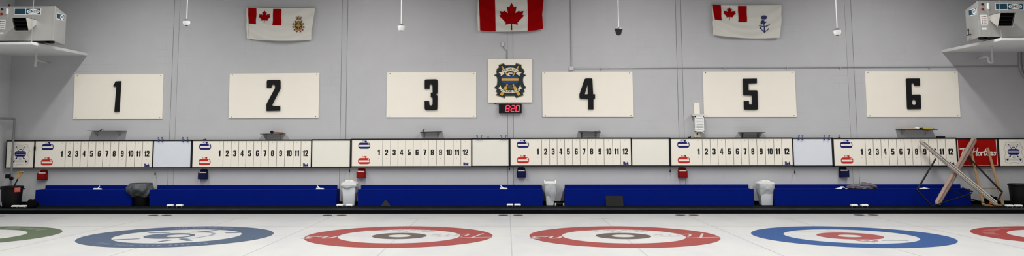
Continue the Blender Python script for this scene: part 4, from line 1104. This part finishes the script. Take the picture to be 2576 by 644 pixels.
g = MB(); g.hexa([(xa_+.08, WALL-.2, S6[2]), (xb_, WALL-.2, S6[2]), (xb_, WALL-.15, S6[2]), (xa_+.08, WALL-.15, S6[2]), (xa_+.06, WALL-.2, S6[2]+.06), (xb_, WALL-.2, S6[2]+.02), (xb_, WALL-.15, S6[2]+.02), (xa_+.06, WALL-.15, S6[2]+.06)], .004); g.build('body', mat('yellow_plastic', (206, 184, 70), .5), t)
g = MB(); g.hexa([(xa_, WALL-.2, S6[2]), (xa_+.12, WALL-.2, S6[2]), (xa_+.12, WALL-.15, S6[2]), (xa_, WALL-.15, S6[2]), (xa_, WALL-.2, S6[2]+.04), (xa_+.12, WALL-.2, S6[2]+.012), (xa_+.12, WALL-.15, S6[2]+.012), (xa_, WALL-.15, S6[2]+.04)], .003); g.box((xb_, WALL-.195, S6[2]), (xb_+.04, WALL-.155, S6[2]+.02), .003); g.build('dark_end', M_black2, t)
# on the top edge of the boards
xx = onY(2366, 346, WALL-.06).x; zz = zt6
g = MB(); g.box((xx-.11, WALL-.1, ZS[5]), (xx+.11, WALL-.03, ZS[5]+.035), .006); tag(g.build('board_eraser', M_black2), 'black eraser on the top edge of the scoreboard under sign 6', 'eraser')
xx = onY(1228, 343, WALL-.06).x; zwb = ZS[2]*.6+ZS[3]*.4
g = MB(); g.lathe([(.014, 0), (.016, .03), (.012, .06)], (xx, WALL-.06, zwb), 10); tag(g.build('pen_cap', mat('brown_plastic', (104, 84, 66), .5), None, 'auto'), 'tiny brown stub on the top edge of the whiteboard below the clock', 'small object')
xx = onY(1735, 345, WALL-.06).x
g = MB(); g.box((xx-.05, WALL-.08, ZS[4]), (xx-.0, WALL-.04, ZS[4]+.02), .004); g.box((xx, WALL-.08, ZS[4]), (xx+.03, WALL-.04, ZS[4]+.035), .004); tag(g.build('board_magnet', M_black2), 'tiny black object on the top edge of the scoreboard under sign 5', 'small object')
xx = onY(516, 350, WALL-.06).x
g = MB(); g.box((xx-.05, WALL-.08, ZS[1]), (xx, WALL-.04, ZS[1]+.018), .004); g.box((xx+.005, WALL-.08, ZS[1]), (xx+.03, WALL-.04, ZS[1]+.03), .004); tag(g.build('board_magnet', mat('blue_clip', (38, 56, 118), .45)), 'tiny blue object on the top edge of the scoreboard under sign 2', 'small object')
xx = onY(2112, 345, WALL-.06).x
g = MB(); g.box((xx-.04, WALL-.08, ZS[5]), (xx+.02, WALL-.04, ZS[5]+.02), .004); g.tube([(xx, WALL-.06, ZS[5]), (xx+.005, WALL-.06, ZS[5]+.09)], .006, 6); tag(g.build('board_hook', mat('dark_grey_plastic', (58, 56, 52), .5)), 'tiny dark hook on the top edge of the scoreboard under sign 6', 'small object')
q = onY(88, 374, BOARD); tag(MB().box((q.x-.01, BOARD-.05, q.z-.055), (q.x+.03, BOARD-.012, q.z+.06), .005).build('board_magnet', M_black2), 'small black block on the frame left of the blue stone on scoreboard 1', 'small object')

# ------------------------------------------------------------------ benches
YB = 22.72
zb_top = onY(1130, 477, YB).z
zr_top = onY(1130, 465, WALL-.04).z
def bench(uf0, uf1, ub0, ub1, lab):
    xa, xb = onY(uf0, 500, YB).x, onY(uf1, 500, YB).x
    ra, rb = onY(ub0, 470, WALL-.05).x, onY(ub1, 470, WALL-.05).x
    t = thing('storage_bench', ((xa+xb)/2, YB, DECK), lab, 'bench', 'long blue box benches along the wall')
    MB().box((xa, YB, DECK), (xb, YB+.025, zb_top-.025), .004).build('front_panel', M_blue, t)
    MB().box((xa-.0, YB-.002, zb_top-.025), (xb, WALL-.05, zb_top), .004).build('seat', M_blue, t)
    for x, s in ((xa, 1), (xb, -1)):
        MB().box((x, YB+.025, DECK), (x+s*.025, WALL-.02, zb_top-.025), .004).build('end_panel', M_blue, t)
    MB().box((max(ra, xa), WALL-.05, zb_top-.02), (min(rb, xb) if rb < xb+.3 else rb, WALL-.0, zr_top), .006).build('back_rail', M_blue, t)
bench(88, 331, 107, 362, 'long blue box bench at the left, between the black bin and the gray bagged bin')
bench(376, 845, 388, 848, 'long blue box bench between the gray bagged bin and the first white bin')
bench(900, 1365, 906, 1363, 'long blue box bench below the clock, between the first and second white bins')
bench(1421.5, 1897, 1421, 1887, 'long blue box bench between the second and third white bins, behind a black mat')
bench(1950, 2443, 1948, 2420, 'long blue box bench at the right, behind the leaning bars')

# things on the benches
def hand_brush(u, v, flip, lab):
    q = onY(u, v, YB+.12); x = q.x; z = zb_top
    t = thing('hand_brush', (x, YB+.14, z), lab, 'brush', 'small white things with handles on the benches')
    g = MB(); g.hexa([(x-.11, YB+.1, z), (x+.11, YB+.1, z), (x+.11, YB+.18, z), (x-.11, YB+.18, z), (x-.1, YB+.1, z+.045), (x+.09, YB+.1, z+.035), (x+.09, YB+.18, z+.035), (x-.1, YB+.18, z+.045)], .008); g.build('head', M_white, t)
    g = MB(); g.tube([(x-flip*.02, YB+.14, z+.035), (x-flip*.06, YB+.14, z+.075), (x-flip*.085, YB+.14, z+.1)], [.018, .014, .012], 8); g.build('handle', M_white, t)
hand_brush(245, 476, -.6, 'small white brush like thing on the left bench, third of the way along')
hand_brush(805, 472, 1, 'small white brush like thing on the bench end beside the first white bin')
hand_brush(1267, 469, 1, 'small white brush like thing on the bench below the clock')
q = onY(2117, 474, YB+.12); g = MB()
g.grid(lambda u, v: (q.x-.14+.28*u, YB+.05+.16*v, zb_top+.006+max(0, .02+.03*noise.noise(Vector((u*4, v*3, 2.2))))*math.sin(PI*u)**.5*math.sin(PI*v)**.5+.03*(.45 < u < .75)), 22, 14)
tag(g.build('white_cloth', mat('white_cloth', (226, 228, 230), .85), None, True), 'small folded white cloth on the right bench, left of the gray coat', 'cloth')
q = onY(2324, 475, YB+.12); g = MB()
g.grid(lambda u, v: (q.x-.13+.26*u, YB+.05+.16*v, zb_top+.006+max(0, .02+.03*noise.noise(Vector((u*4, v*3, 5.2))))*math.sin(PI*u)**.5*math.sin(PI*v)**.5), 22, 14)
tag(g.build('white_cloth', MATS['white_cloth'], None, True), 'small white cloth on the right bench, behind the black handle of the leaning bars', 'cloth')
q = onY(2167, 472, YB+.2)
g = MB(); g.blob((q.x-.16, YB+.17, zb_top+.05), (.2, .13, .07), 1, .45, 3, 4, floor=zb_top); g.blob((q.x+.12, YB+.18, zb_top+.06), (.22, .14, .09), 2, .5, 2.6, 4, floor=zb_top); g.blob((q.x+.02, YB+.14, zb_top+.03), (.28, .1, .06), 5, .5, 3.5, 4, floor=zb_top)
tag(g.build('folded_coat', mat('grey_lilac_cloth', (104, 100, 110), .9, 0, .8, 16, bump=.3, bscale=30), None, True), 'crumpled gray coat heaped on the right bench', 'coat')

# mats against the benches
q0, q1 = onY(1523.5, 493, YB-.03), onY(1567, 493, YB-.03)
g = MB(); g.hexa([(q0.x, YB-.1, DECK), (q1.x, YB-.1, DECK), (q1.x, YB-.085, DECK), (q0.x, YB-.085, DECK), (q0.x, YB-.022, q0.z), (q1.x, YB-.022, q0.z), (q1.x, YB-.006, q0.z), (q0.x, YB-.006, q0.z)], .003)
tag(g.build('rubber_mat', mat('dark_grey_mat', (20, 21, 20), .9, 0, .2)), 'dark square rubber mat leaning on the bench front right of the second white bin', 'mat')
a, b, c = onY(957, 517, YB-.1), onY(983, 517, YB-.1), onY(970, 503.5, YB-.03)
g = MB(); g.hexa([(a.x, YB-.12, DECK), (b.x, YB-.12, DECK), (b.x, YB-.03, DECK), (a.x, YB-.03, DECK), (c.x-.015, YB-.03, c.z), (c.x+.015, YB-.03, c.z), (c.x+.015, YB-.016, c.z), (c.x-.015, YB-.016, c.z)], .003)
tag(g.build('rubber_wedge', mat('dark_olive_rubber', (20, 22, 19), .85, 0, .2)), 'dark triangular rubber piece standing against the bench below sign 3', 'rubber piece')

# small white stands on the walkway
def stand(x, y, lab, first):
    if first is None:
        t = thing('sliding_aid', (x, y, DECK), lab, 'sliding aid', 'small white sliding aids on the walkway')
        g = MB(); g.hexa([(x-.088, y-.05, DECK+.035), (x+.088, y-.05, DECK+.035), (x+.088, y+.08, DECK+.035), (x-.088, y+.08, DECK+.035), (x-.078, y-.035, DECK+.075), (x+.078, y-.035, DECK+.075), (x+.078, y+.07, DECK+.075), (x-.078, y+.07, DECK+.075)], .008); g.build('top_block', M_white, t)
        for s in (-1, 1):
            g = MB(); g.box((x+s*.06-.008, y-.03, DECK), (x+s*.06+.008, y-.012, DECK+.038), .003); g.box((x+s*.06-.008, y+.04, DECK), (x+s*.06+.008, y+.058, DECK+.038), .003); g.build('leg', mat('grey_leg', (110, 108, 104), .5), t)
        return t
    t = copy_tree(first); t.location = (x, y, DECK); t['label'] = lab; return t
first = None
for (ua, ub, v), where in (((38, 57, 523.6), 'before the left black bin'), ((428, 451, 521.7), 'before the second blue bench'), ((855, 879, 520.6), 'before the first white bin'), ((1283, 1302, 519.9), 'below the clock'), ((2149, 2175, 521.3), 'below the gray coat'), ((2540, 2563, 522.6), 'before the right black bin')):
    for u, sd in ((ua, 'left'), (ub, 'right')):
        p = onZ(u, v, DECK); o = stand(p.x, min(p.y, YB-.16), 'small white block on short legs, %s of the pair %s' % (sd, where), first)
        first = first or o

# ------------------------------------------------------------------ bins
M_bag = mat('clear_bag', (186, 190, 192), .35, 0, .2, 10, alpha=.62, bump=.6, bscale=14)
def skirt(mb, cx, cy, hw, hd, zt, drop, seed, bulge=.03, n=48):
    """liner folded over a rectangular rim and hanging down unevenly"""
    rows = 9; V = []
    for j in range(rows):
        r = []
        for i in range(n):
            a = 2*PI*i/n
            ca, sa = math.cos(a), math.sin(a)
            k = 1/max(abs(ca), abs(sa))**.85
            d = drop(a)*j/(rows-1)
            nz_ = noise.noise(Vector((ca*2.5+seed, sa*2.5, j*.35)))+.7*noise.noise(Vector((ca*6+seed, sa*6, j*.6)))
            e = bulge*math.sin(PI*min(1, j/(rows-1)*.9+.1))+nz_*.022*(j > 0)+.006
            r.append(mb.bm.verts.new((cx+ca*k*(hw)+ca*e, cy+sa*k*hd+sa*e, zt-d)))
        V.append(r)
    for j in range(rows-1):
        for i in range(n): mb.bm.faces.new((V[j][i], V[j][(i+1) % n], V[j+1][(i+1) % n], V[j+1][i]))
def white_bin(ub0, ub1, vb, ut0, ut1, vt, vlid, style, lab, seed):
    base = onZ((ub0+ub1)/2, vb, DECK); yf = min(base.y, WALL-.42); dp = .30
    x0, x1 = onY(ub0, vb, yf).x, onY(ub1, vb, yf).x
    X0_, X1_ = onY(ut0, vt, yf).x, onY(ut1, vt, yf).x; zt = onY(ut0, vt, yf).z; zl = onY(ut0, vlid, yf+.1).z
    cx, cy = (x0+x1)/2, yf+dp/2
    t = thing('swing_bin', (cx, cy, DECK), lab, 'bin', 'white plastic bins between the benches')
    g = MB(); g.hexa([(x0, yf+.02, DECK), (x1, yf+.02, DECK), (x1, yf+dp-.02, DECK), (x0, yf+dp-.02, DECK), (X0_, yf, zt), (X1_, yf, zt), (X1_, yf+dp, zt), (X0_, yf+dp, zt)], .015); g.build('bin_body', mat('bin_white', (214, 217, 222), .4, 0, .03), t, 'auto')
    e = .025
    if style == 'dome':
        g = MB(); n = 14; w = (X1_-X0_)/2+e; c = (X0_+X1_)/2
        prof = [(c-w, zt)]+[(c+w*math.cos(PI-PI*i/n), zt+.025+(zl-zt-.025)*(.45*math.sin(PI*i/n)+.55*(1-abs(1-2*i/n)))) for i in range(n+1)]+[(c+w, zt)]
        g.prism(prof, yf+dp+.02, yf-.02); o = g.build('lid', M_white, t)
        g = MB(); g.hexa([(c-w*.6, yf+.03, zl-.035), (c+w*.6, yf+.03, zl-.035), (c+w*.6, yf+dp-.03, zl-.035), (c-w*.6, yf+dp-.03, zl-.035), (c-w*.45, yf+.04, zl+.004), (c+w*.45, yf+.04, zl+.004), (c+w*.45, yf+dp-.04, zl+.012), (c-w*.45, yf+dp-.04, zl+.012)], .012); g.build('flap', M_white, o)
    else:
        g = MB(); w0, w1 = X0_-e, X1_+e
        g.box((w0, yf-.02, zt-.01), (w1, yf+.02, zt+.045), .01); g.box((w0, yf+dp-.02, zt-.01), (w1, yf+dp+.02, zt+.06), .01)
        for xx in (w0, w1-.03):
            g.hexa([(xx, yf-.02, zt-.01), (xx+.03, yf-.02, zt-.01), (xx+.03, yf+dp+.02, zt-.01), (xx, yf+dp+.02, zt-.01), (xx, yf+.05, zl), (xx+.03, yf+.05, zl), (xx+.03, yf+dp-.05, zl), (xx, yf+dp-.05, zl)], .006)
        o = g.build('lid', M_white, t)
        g = MB(); g.box((w0+.03, yf+.02, zt+.02), (w1-.03, yf+dp-.02, zt+.035), .006); g.build('flap', M_white, o)
    g = MB()
    dr = {'a': lambda a: .09+.05*math.cos(a)+.05*math.sin(a*3+1), 'b': lambda a: .36+.06*math.cos(a+.3)+.05*math.sin(a*4), 'c': lambda a: .26+.04*math.sin(a*2+1)+.02*math.cos(a*5)}[seed]
    skirt(g, (X0_+X1_)/2, cy, (X1_-X0_)/2+.006, dp/2+.006, zt, dr, ord(seed), {'a': .035, 'b': .03, 'c': .03}[seed])
    g.build('bin_liner', M_bag, t, True)
white_bin(862, 891, 515.8, 860.5, 893.8, 465, 454, 'dome', 'white swing top bin with a short bag, left of the three white bins', 'a')
white_bin(1374.5, 1392.5, 514.6, 1371.5, 1397, 463, 453, 'open', 'narrow white bin with raised lid arms and a long bag, middle of three', 'b')
white_bin(1917, 1945.5, 515.6, 1911.5, 1946.5, 464, 454.5, 'dome', 'white swing top bin with a bulging bag, right of the three, below sign 5', 'c')
# low trolley beside the middle bin
a, b = onY(1397, 515, WALL-.3), onY(1417.5, 515, WALL-.3)
t = thing('low_dolly', ((a.x+b.x)/2, WALL-.3, DECK), 'low black dolly with cream corners on the floor right of the middle white bin', 'dolly')
MB().box((a.x, WALL-.42, DECK+.02), (b.x, WALL-.2, DECK+.06), .006).build('deck', M_black2, t)
for xx in (a.x, b.x):
    MB().box((xx-.02, WALL-.43, DECK), (xx+.02, WALL-.38, DECK+.065), .006).build('corner_block', mat('cream_plastic', (200, 190, 150), .5), t)

def round_bin(u0, u1, vt, vb, lab, yf=None, handles=True):
    base = onZ((u0+u1)/2, vb, DECK); y = yf or base.y
    xa, xb = onY(u0, vt, y+.25).x, onY(u1, vt, y+.25).x; R = (xb-xa)/2; cx = (xa+xb)/2; cy = y+R*.9
    if cy+R > WALL-.02: cy = WALL-.03-R
    zt = onY(u0, vt, cy-R*.5).z
    t = thing('round_bin', (cx, cy, DECK), lab, 'bin', 'black round bins')
    g = MB(); k = R*.97
    g.lathe([(k*.80, DECK), (k*.82, DECK+.01), (k*.9, DECK+(zt-DECK)*.5), (k*.95, zt-.05), (k*1.0, zt-.05), (k*1.03, zt-.02), (k*1.0, zt), (k*.94, zt), (k*.8, DECK+.03)], (cx, cy, 0), 36, capt=True)
    g.build('bin_body', M_black2, t, 'auto')
    for s in ((-1, 1) if handles else ()):
        g = MB(); g.tube([(cx+s*k*.93, cy-.07, zt-.06), (cx+s*(k+.035), cy-.05, zt-.075), (cx+s*(k+.035), cy+.05, zt-.075), (cx+s*k*.93, cy+.07, zt-.06)], .014, 8); g.build('handle', M_black2, t)
    return t, cx, cy, R, zt
t, cx, cy, R, zt = round_bin(4, 57, 469, 525, 'large black round bin with a red label at far left, holding a shovel', yf=22.12)
ys = cy-R*.96
a, b = onY(33, 472, ys), onY(41.5, 484, ys)
g = MB(); g.grid(lambda u, v: (a.x+(b.x-a.x)*u, cy-math.sqrt(max(.01, (R*.985)**2-(a.x+(b.x-a.x)*u-cx)**2))+.01*(1-v), b.z+(a.z-b.z)*v), 6, 4)
o = g.build('label_sticker', mat('red_sticker', (190, 60, 54), .5), t); o['label'] = 'red printed label'
g = MB()
for i in range(4): g.grid(lambda u, v: ((lambda x: (x, cy-math.sqrt(max(.01, (R*.985)**2-(x-cx)**2))-.004, b.z+.025+i*.025+.009*v))(a.x+.015+(b.x-a.x-.03)*u)), 5, 1)
g.build('sticker_print', mat('pale_sticker_print', (216, 150, 140), .5), o)
BINL = (cx, cy, R, zt)
round_bin(2539, 2598, 463, 516, 'large black round bin at the far right edge, partly out of frame', yf=22.35, handles=False)
# gray bagged bin between the first two benches
t, cx, cy, R, zt = round_bin(337, 380, 463, 518, 'black round bin under a loose gray bag between the first two benches', yf=22.68, handles=False)
g = MB(); n = 64; rows = 14; V = []
for j in range(rows):
    r = []
    for i in range(n):
        a = 2*PI*i/n; f_ = j/(rows-1)
        dr = .36+.03*math.sin(a*2+.5)+.04*math.cos(a)+.02*math.sin(a*5)
        rr = R*1.05+.10*math.sin(PI*min(1, f_*.85+.12))*(1.1-.4*math.cos(a-.2))+.035*noise.noise(Vector((math.cos(a)*3, math.sin(a)*3, j*.25+3)))+.02*math.sin(a*9+j*.7)*f_
        zz = zt+.02-dr*f_ - (.0 if j else 0)
        yy = cy+rr*.92*math.sin(a)
        r.append(g.bm.verts.new((cx+rr*math.cos(a), min(yy, WALL-.012), zz)))
    V.append(r)
for j in range(rows-1):
    for i in range(n): g.bm.faces.new((V[j][i], V[j][(i+1) % n], V[j+1][(i+1) % n], V[j+1][i]))
o = g.build('bin_liner', mat('grey_bag', (84, 88, 90), .5, 0, .3, 7, alpha=.84, bump=.6, bscale=9, spec=.35), t, True); o['label'] = 'loose gray plastic bag'

# shovel standing in the left bin
cx, cy, R, zt = BINL
ya, yb_ = cy-.02, cy+.05
pt = lambda u, v, y: onY(u, v, y)
t0 = pt(35, 469, ya); t1 = pt(45, 450, yb_); t2 = pt(47.5, 443, yb_)
t = thing('shovel', (t0.x, ya, DECK+.05), 'shovel with a yellow D handle and black shaft standing in the left black bin', 'shovel')
d = (Vector((t1.x, yb_, t1.z))-Vector((t0.x, ya, t0.z)))
g = MB(); g.tube([Vector((t0.x, ya, t0.z))-d*2.2, Vector((t1.x, yb_, t1.z))], .019, 10); g.build('shaft', M_black2, t)
g = MB(); h = [pt(u, v, yb_) for u, v in ((44.3, 452), (46.8, 445), (46.5, 434.5), (58.5, 432.5), (54, 440), (47.8, 446))]
g.tube([Vector((p.x, yb_, p.z)) for p in h], .016, 8); g.tube([Vector((h[2].x-.03, yb_, h[2].z+.003)), Vector((h[3].x+.01, yb_, h[3].z+.002))], .024, 10)
g.build('grip', mat('yellow_grip', (196, 142, 44), .45), t, 'auto')
g = MB(); e = Vector((t0.x, ya, t0.z))-d*2.2; g.box((e.x-.1, e.y-.01, max(DECK+.035, e.z-.2)), (e.x+.1, e.y+.01, e.z+.04), .006); g.build('blade', M_steel, t)
# black bag on the floor beside the bin
p = onZ(66, 524, DECK)
g = MB(); g.blob((p.x+.02, p.y+.25, DECK+.09), (.12, .11, .13), 4, .25, 1.7, 4, floor=DECK); g.blob((p.x-.08, p.y+.27, DECK+.07), (.09, .09, .1), 6, .25, 1.7, 3, floor=DECK)
tag(g.build('black_bag', mat('black_cloth', (8, 8, 12), .9, 0, .3, 10, spec=.1), None, True), 'small black bag slumped on the walkway right of the left black bin', 'bag')
# tall pipe in the left corner with valve
Yp = WALL-.3
A, B = onY(38, 299, Yp), onY(25.5, 466, Yp)
t = thing('corner_pipe', (A.x, Yp, DECK), 'grey pipe rising in the left corner before the crest panel, turning along the side wall', 'pipe')
g = MB(); g.tube([(A.x-.015, Yp, DECK), (A.x-.015, Yp, A.z-.03)], .028, 12); g.build('riser', mat('grey_pipe', (128, 130, 130), .45, .3), t)
g = MB(); g.tube([(A.x-.015, Yp, A.z-.04), (A.x-.015, Yp, A.z), (A.x-.06, Yp-.05, A.z+.012), (WL+.06, Yp-.3, A.z+.012), (WL+.06, 14.0, A.z+.012)], .026, 10); g.build('side_run', MATS['grey_pipe'], t)
q = onY(21.5, 443.5, Yp-.06); g = MB(); g.box((q.x-.06, Yp-.12, q.z-.055), (q.x+.04, Yp-.02, q.z+.055), .006); g.box((A.x-.03, Yp-.1, q.z-.02), (q.x+.02, Yp, q.z+.02), .004); g.build('valve_box', M_black2, t)
q = onY(30, 448.5, Yp-.08); g = MB(); g.lathe([(.03, -.05), (.042, -.04), (.042, .03), (.03, .045)], (0, 0, 0), 14); bmesh.ops.transform(g.bm, matrix=Matrix.Translation((q.x, Yp-.1, q.z)) @ Matrix.Rotation(PI/2, 4, 'Y'), verts=g.bm.verts); g.build('valve_knob', M_black2, t, 'auto')
p = onZ(1, 524, DECK); g = MB(); g.box((p.x-.2, 22.45, DECK), (onY(3.2, 510, 22.45).x, 22.85, onY(2, 491, 22.45).z), .008); tag(g.build('cardboard_box', mat('brown_cardboard', (120, 92, 50), .8)), 'brown cardboard box at the far left edge beside the black bin', 'box')

# ------------------------------------------------------------------ leaning bars (ice mops), ladder, bag at right
def lerpY(p, q, t): return p*(1-t)+q*t
def mop(u0, v0, u1, v1, y_top, y_bot, lab, fuzzy, handles):
    a = onY(u0, v0, y_top); b = onY(u1, v1, y_bot)
    a, b = Vector(a), Vector(b)
    if b.z < DECK+.07: b.z = DECK+.07
    ax = (b-a).normalized(); L = (b-a).length
    t = thing('ice_mop', b, lab, 'ice mop', 'long ice mops leaning on the wall')
    nrm = Vector((0, -1, 0)); nrm = (nrm-ax*nrm.dot(ax)).normalized(); sd = ax.cross(nrm).normalized()
    g = MB(); n = 200; m_ = 24; rings = []
    for i in range(n+1):
        f_ = i/n; r = []
        for j in range(m_):
            th = 2*PI*j/m_
            k = 1+(.22*noise.noise(Vector((f_*L*42, math.cos(th)*3.2, math.sin(th)*3.2)))+.05*noise.noise(Vector((f_*L*9, math.cos(th), math.sin(th)))))*(1 if fuzzy else .4)
            wr = (.078 if fuzzy else .05)*(1 if .01 < f_ < .99 else .6)
            hr = .05
            r.append(g.bm.verts.new(a+ax*(L*f_)+sd*(wr*k*math.cos(th))+nrm*(hr*k*math.sin(th))))
        rings.append(r)
    for i in range(n):
        for j in range(m_): g.bm.faces.new((rings[i][j], rings[i][(j+1) % m_], rings[i+1][(j+1) % m_], rings[i+1][j]))
    g.bm.faces.new(rings[0]); g.bm.faces.new(rings[-1])
    g.build('mop_roll', mat('pinkish_pile', (168, 144, 132), .95, 0, .25, 30, bump=.8, bscale=120) if fuzzy else mat('grey_pile', (176, 166, 156), .9, 0, .2, 30, bump=.6, bscale=120), t, True)
    if not fuzzy:
        g = MB()
        for s, w in ((-1, .014), (.25, .018)):
            o_ = sd*(.04*s)+nrm*.052
            p0, p1 = a+o_+ax*.1, b+o_-ax*.05
            g.tube([p0, p1], w, 4)
        g.build('rail', mat('pale_aluminium', (206, 200, 190), .4, .3), t)
        g = MB(); o_ = sd*(-.008)+nrm*.056
        g.tube([a+o_+ax*.1, b+o_-ax*.05], .008, 4); g.build('groove', M_black2, t)
    else:
        g = MB(); o_ = sd*.02+nrm*.055
        g.tube([a+o_+ax*.05, b+o_-ax*.05], .012, 6); g.build('seam', mat('brown_seam', (120, 96, 84), .9), t)
    for hp in handles:
        g = MB(); P = [Vector(onY(u, v, y)) for u, v, y in hp]
        for p in P: p.z = max(p.z, DECK+.03)
        g.tube(P, .021 if len(P) == 3 and hp is handles[0] else .014, 10); g.build('handle', mat('black_handle_tube', (14, 13, 14), .5, 0, .05, spec=.2), t, 'auto')
mop(2452, 349, 2357, 517, BOARD-.09, 22.25, 'long pinkish fuzzy ice mop leaning on the wall, crossed behind the pale railed one', True,
    [[(2433, 392, 22.85), (2521, 483, 22.45), (2503, 520, 22.3)], [(2506, 519, 22.3), (2440, 500, 22.35), (2389, 478, 22.42)]])
mop(2314, 354, 2509, 522, BOARD-.18, 21.95, 'long gray ice mop with pale rails leaning on the wall, before the fuzzy one', False,
    [[(2354, 399, 22.62), (2307, 478, 22.35), (2344, 519, 22.15)], [(2344, 519, 22.15), (2443, 487, 22.06), (2447, 482.5, 22.1), (2420, 472, 22.2)]])
# ladder
Yt, Yl = BOARD-.09, 22.55
def lad(u, v, t): return Vector(onY(u, v, lerpY(Yt, Yl, t)))
t = thing('wooden_ladder', lad(2500, 517, 1), 'pale wooden ladder leaning on the red sign', 'ladder')
t.location.z = DECK
for (ua, va, ub, vb) in ((2441.5, 374, 2474, 516.5), (2484.5, 371.5, 2523.5, 516.5)):
    p, q = lad(ua, va, 0), lad(ub, vb, 1); q.z = DECK+.03
    ax = (q-p).normalized(); sd = Vector((1, 0, 0)); sd = (sd-ax*sd.dot(ax)).normalized(); nr = ax.cross(sd)
    g = MB(); cr = []
    for o_, k in ((p, 1), (q, 1.25)):
        cr.append([o_+sd*(sx*.027*k)+nr*(sy*.02) for sx, sy in ((-1, -1), (1, -1), (1, 1), (-1, 1))])
    g.hexa(cr[1]+cr[0], .006); g.build('rail', M_wood, t)
for v, ua, ub, f_ in ((427.5, 2455, 2499, .385), (473.3, 2466, 2511, .70)):
    p, q = lad(ua, v, f_), lad(ub, v, f_); g = MB(); g.tube([p, q], .012, 10); g.build('rung', M_wood, t)
p, q = lad(2475, 512, .98), lad(2521, 512, .98)
g = MB(); g.box((p.x-.02, p.y+.0, DECK+.005), (q.x+.03, p.y+.03, DECK+.05), .004); g.build('foot_bar', M_wood, t)
# black bag hanging by the ladder and orange item
p = onZ(2496, 517, DECK)
g = MB(); c = onY(2497, 503, 22.75); g.blob((c.x, 22.83, c.z-.01), (.19, .09, .1), 8, .3, 1.8, 4, floor=DECK+.01); l = onY(2477, 494, 22.75); g.tube([(c.x-.02, 22.8, c.z+.03), (c.x-.12, 22.8, c.z+.06), (l.x, 22.8, l.z)], .02, 8); r = onY(2511, 499, 22.75); g.tube([(c.x, 22.8, c.z), (r.x, 22.8, r.z)], [.05, .012], 8)
zz = min(v.co.z for v in g.bm.verts)
for v in g.bm.verts:
    if v.co.z < c.z-.02: v.co.z = DECK+(v.co.z-zz)*(c.z-.02-DECK)/(c.z-.02-zz)
tag(g.build('black_bag', MATS['black_cloth'], None, True), 'black floppy bag on the walkway behind the foot of the ladder', 'bag')
a, b = onY(2494, 509.3, 22.36), onY(2508.5, 516, 22.36)
g = MB(); g.box((a.x, 22.36, DECK), (b.x, 22.46, a.z), .012); tag(g.build('orange_case', mat('orange_plastic', (236, 128, 30), .45)), 'small bright orange case on the walkway between the ladder rails', 'case')

# ------------------------------------------------------------------ light: four rows of hall lamps along the sheets
for x in (-9.8, -3.5, 3.4, 9.8):
    la = bpy.data.lights.new('hall_lamp_row', 'AREA'); la.shape = 'RECTANGLE'; la.size = .3; la.size_y = 16.0
    la.spread = math.radians(158); la.energy = 835; la.color = (1.0, .992, .97)
    o = bpy.data.objects.new('hall_lamp_row', la); COL.objects.link(o); o.location = (x, 12.9, 7.1)
w = bpy.data.worlds.new('World'); scene.world = w; w.use_nodes = True
w.node_tree.nodes['Background'].inputs[0].default_value = (.02, .02, .022, 1)

# ------------------------------------------------------------------ camera
cam = bpy.data.cameras.new('Camera'); co = bpy.data.objects.new('Camera', cam); COL.objects.link(co)
cam.sensor_fit = 'HORIZONTAL'; cam.sensor_width = 36; cam.lens = F_PX*36/2576
cam.shift_x = (1288-PPX)/2576; cam.shift_y = (PPY-322)/2576
M = Matrix.Identity(4)
for i in range(3): M[i][0], M[i][1], M[i][2], M[i][3] = R2[i], U2[i], -FWD[i], CAMP[i]
co.matrix_world = M
cam.clip_start = .05; cam.clip_end = 100
scene.camera = co
scene.view_settings.view_transform = 'Standard'; scene.view_settings.look = 'None'
scene.view_settings.exposure = 0; scene.view_settings.gamma = 1; scene.view_settings.use_curve_mapping = False
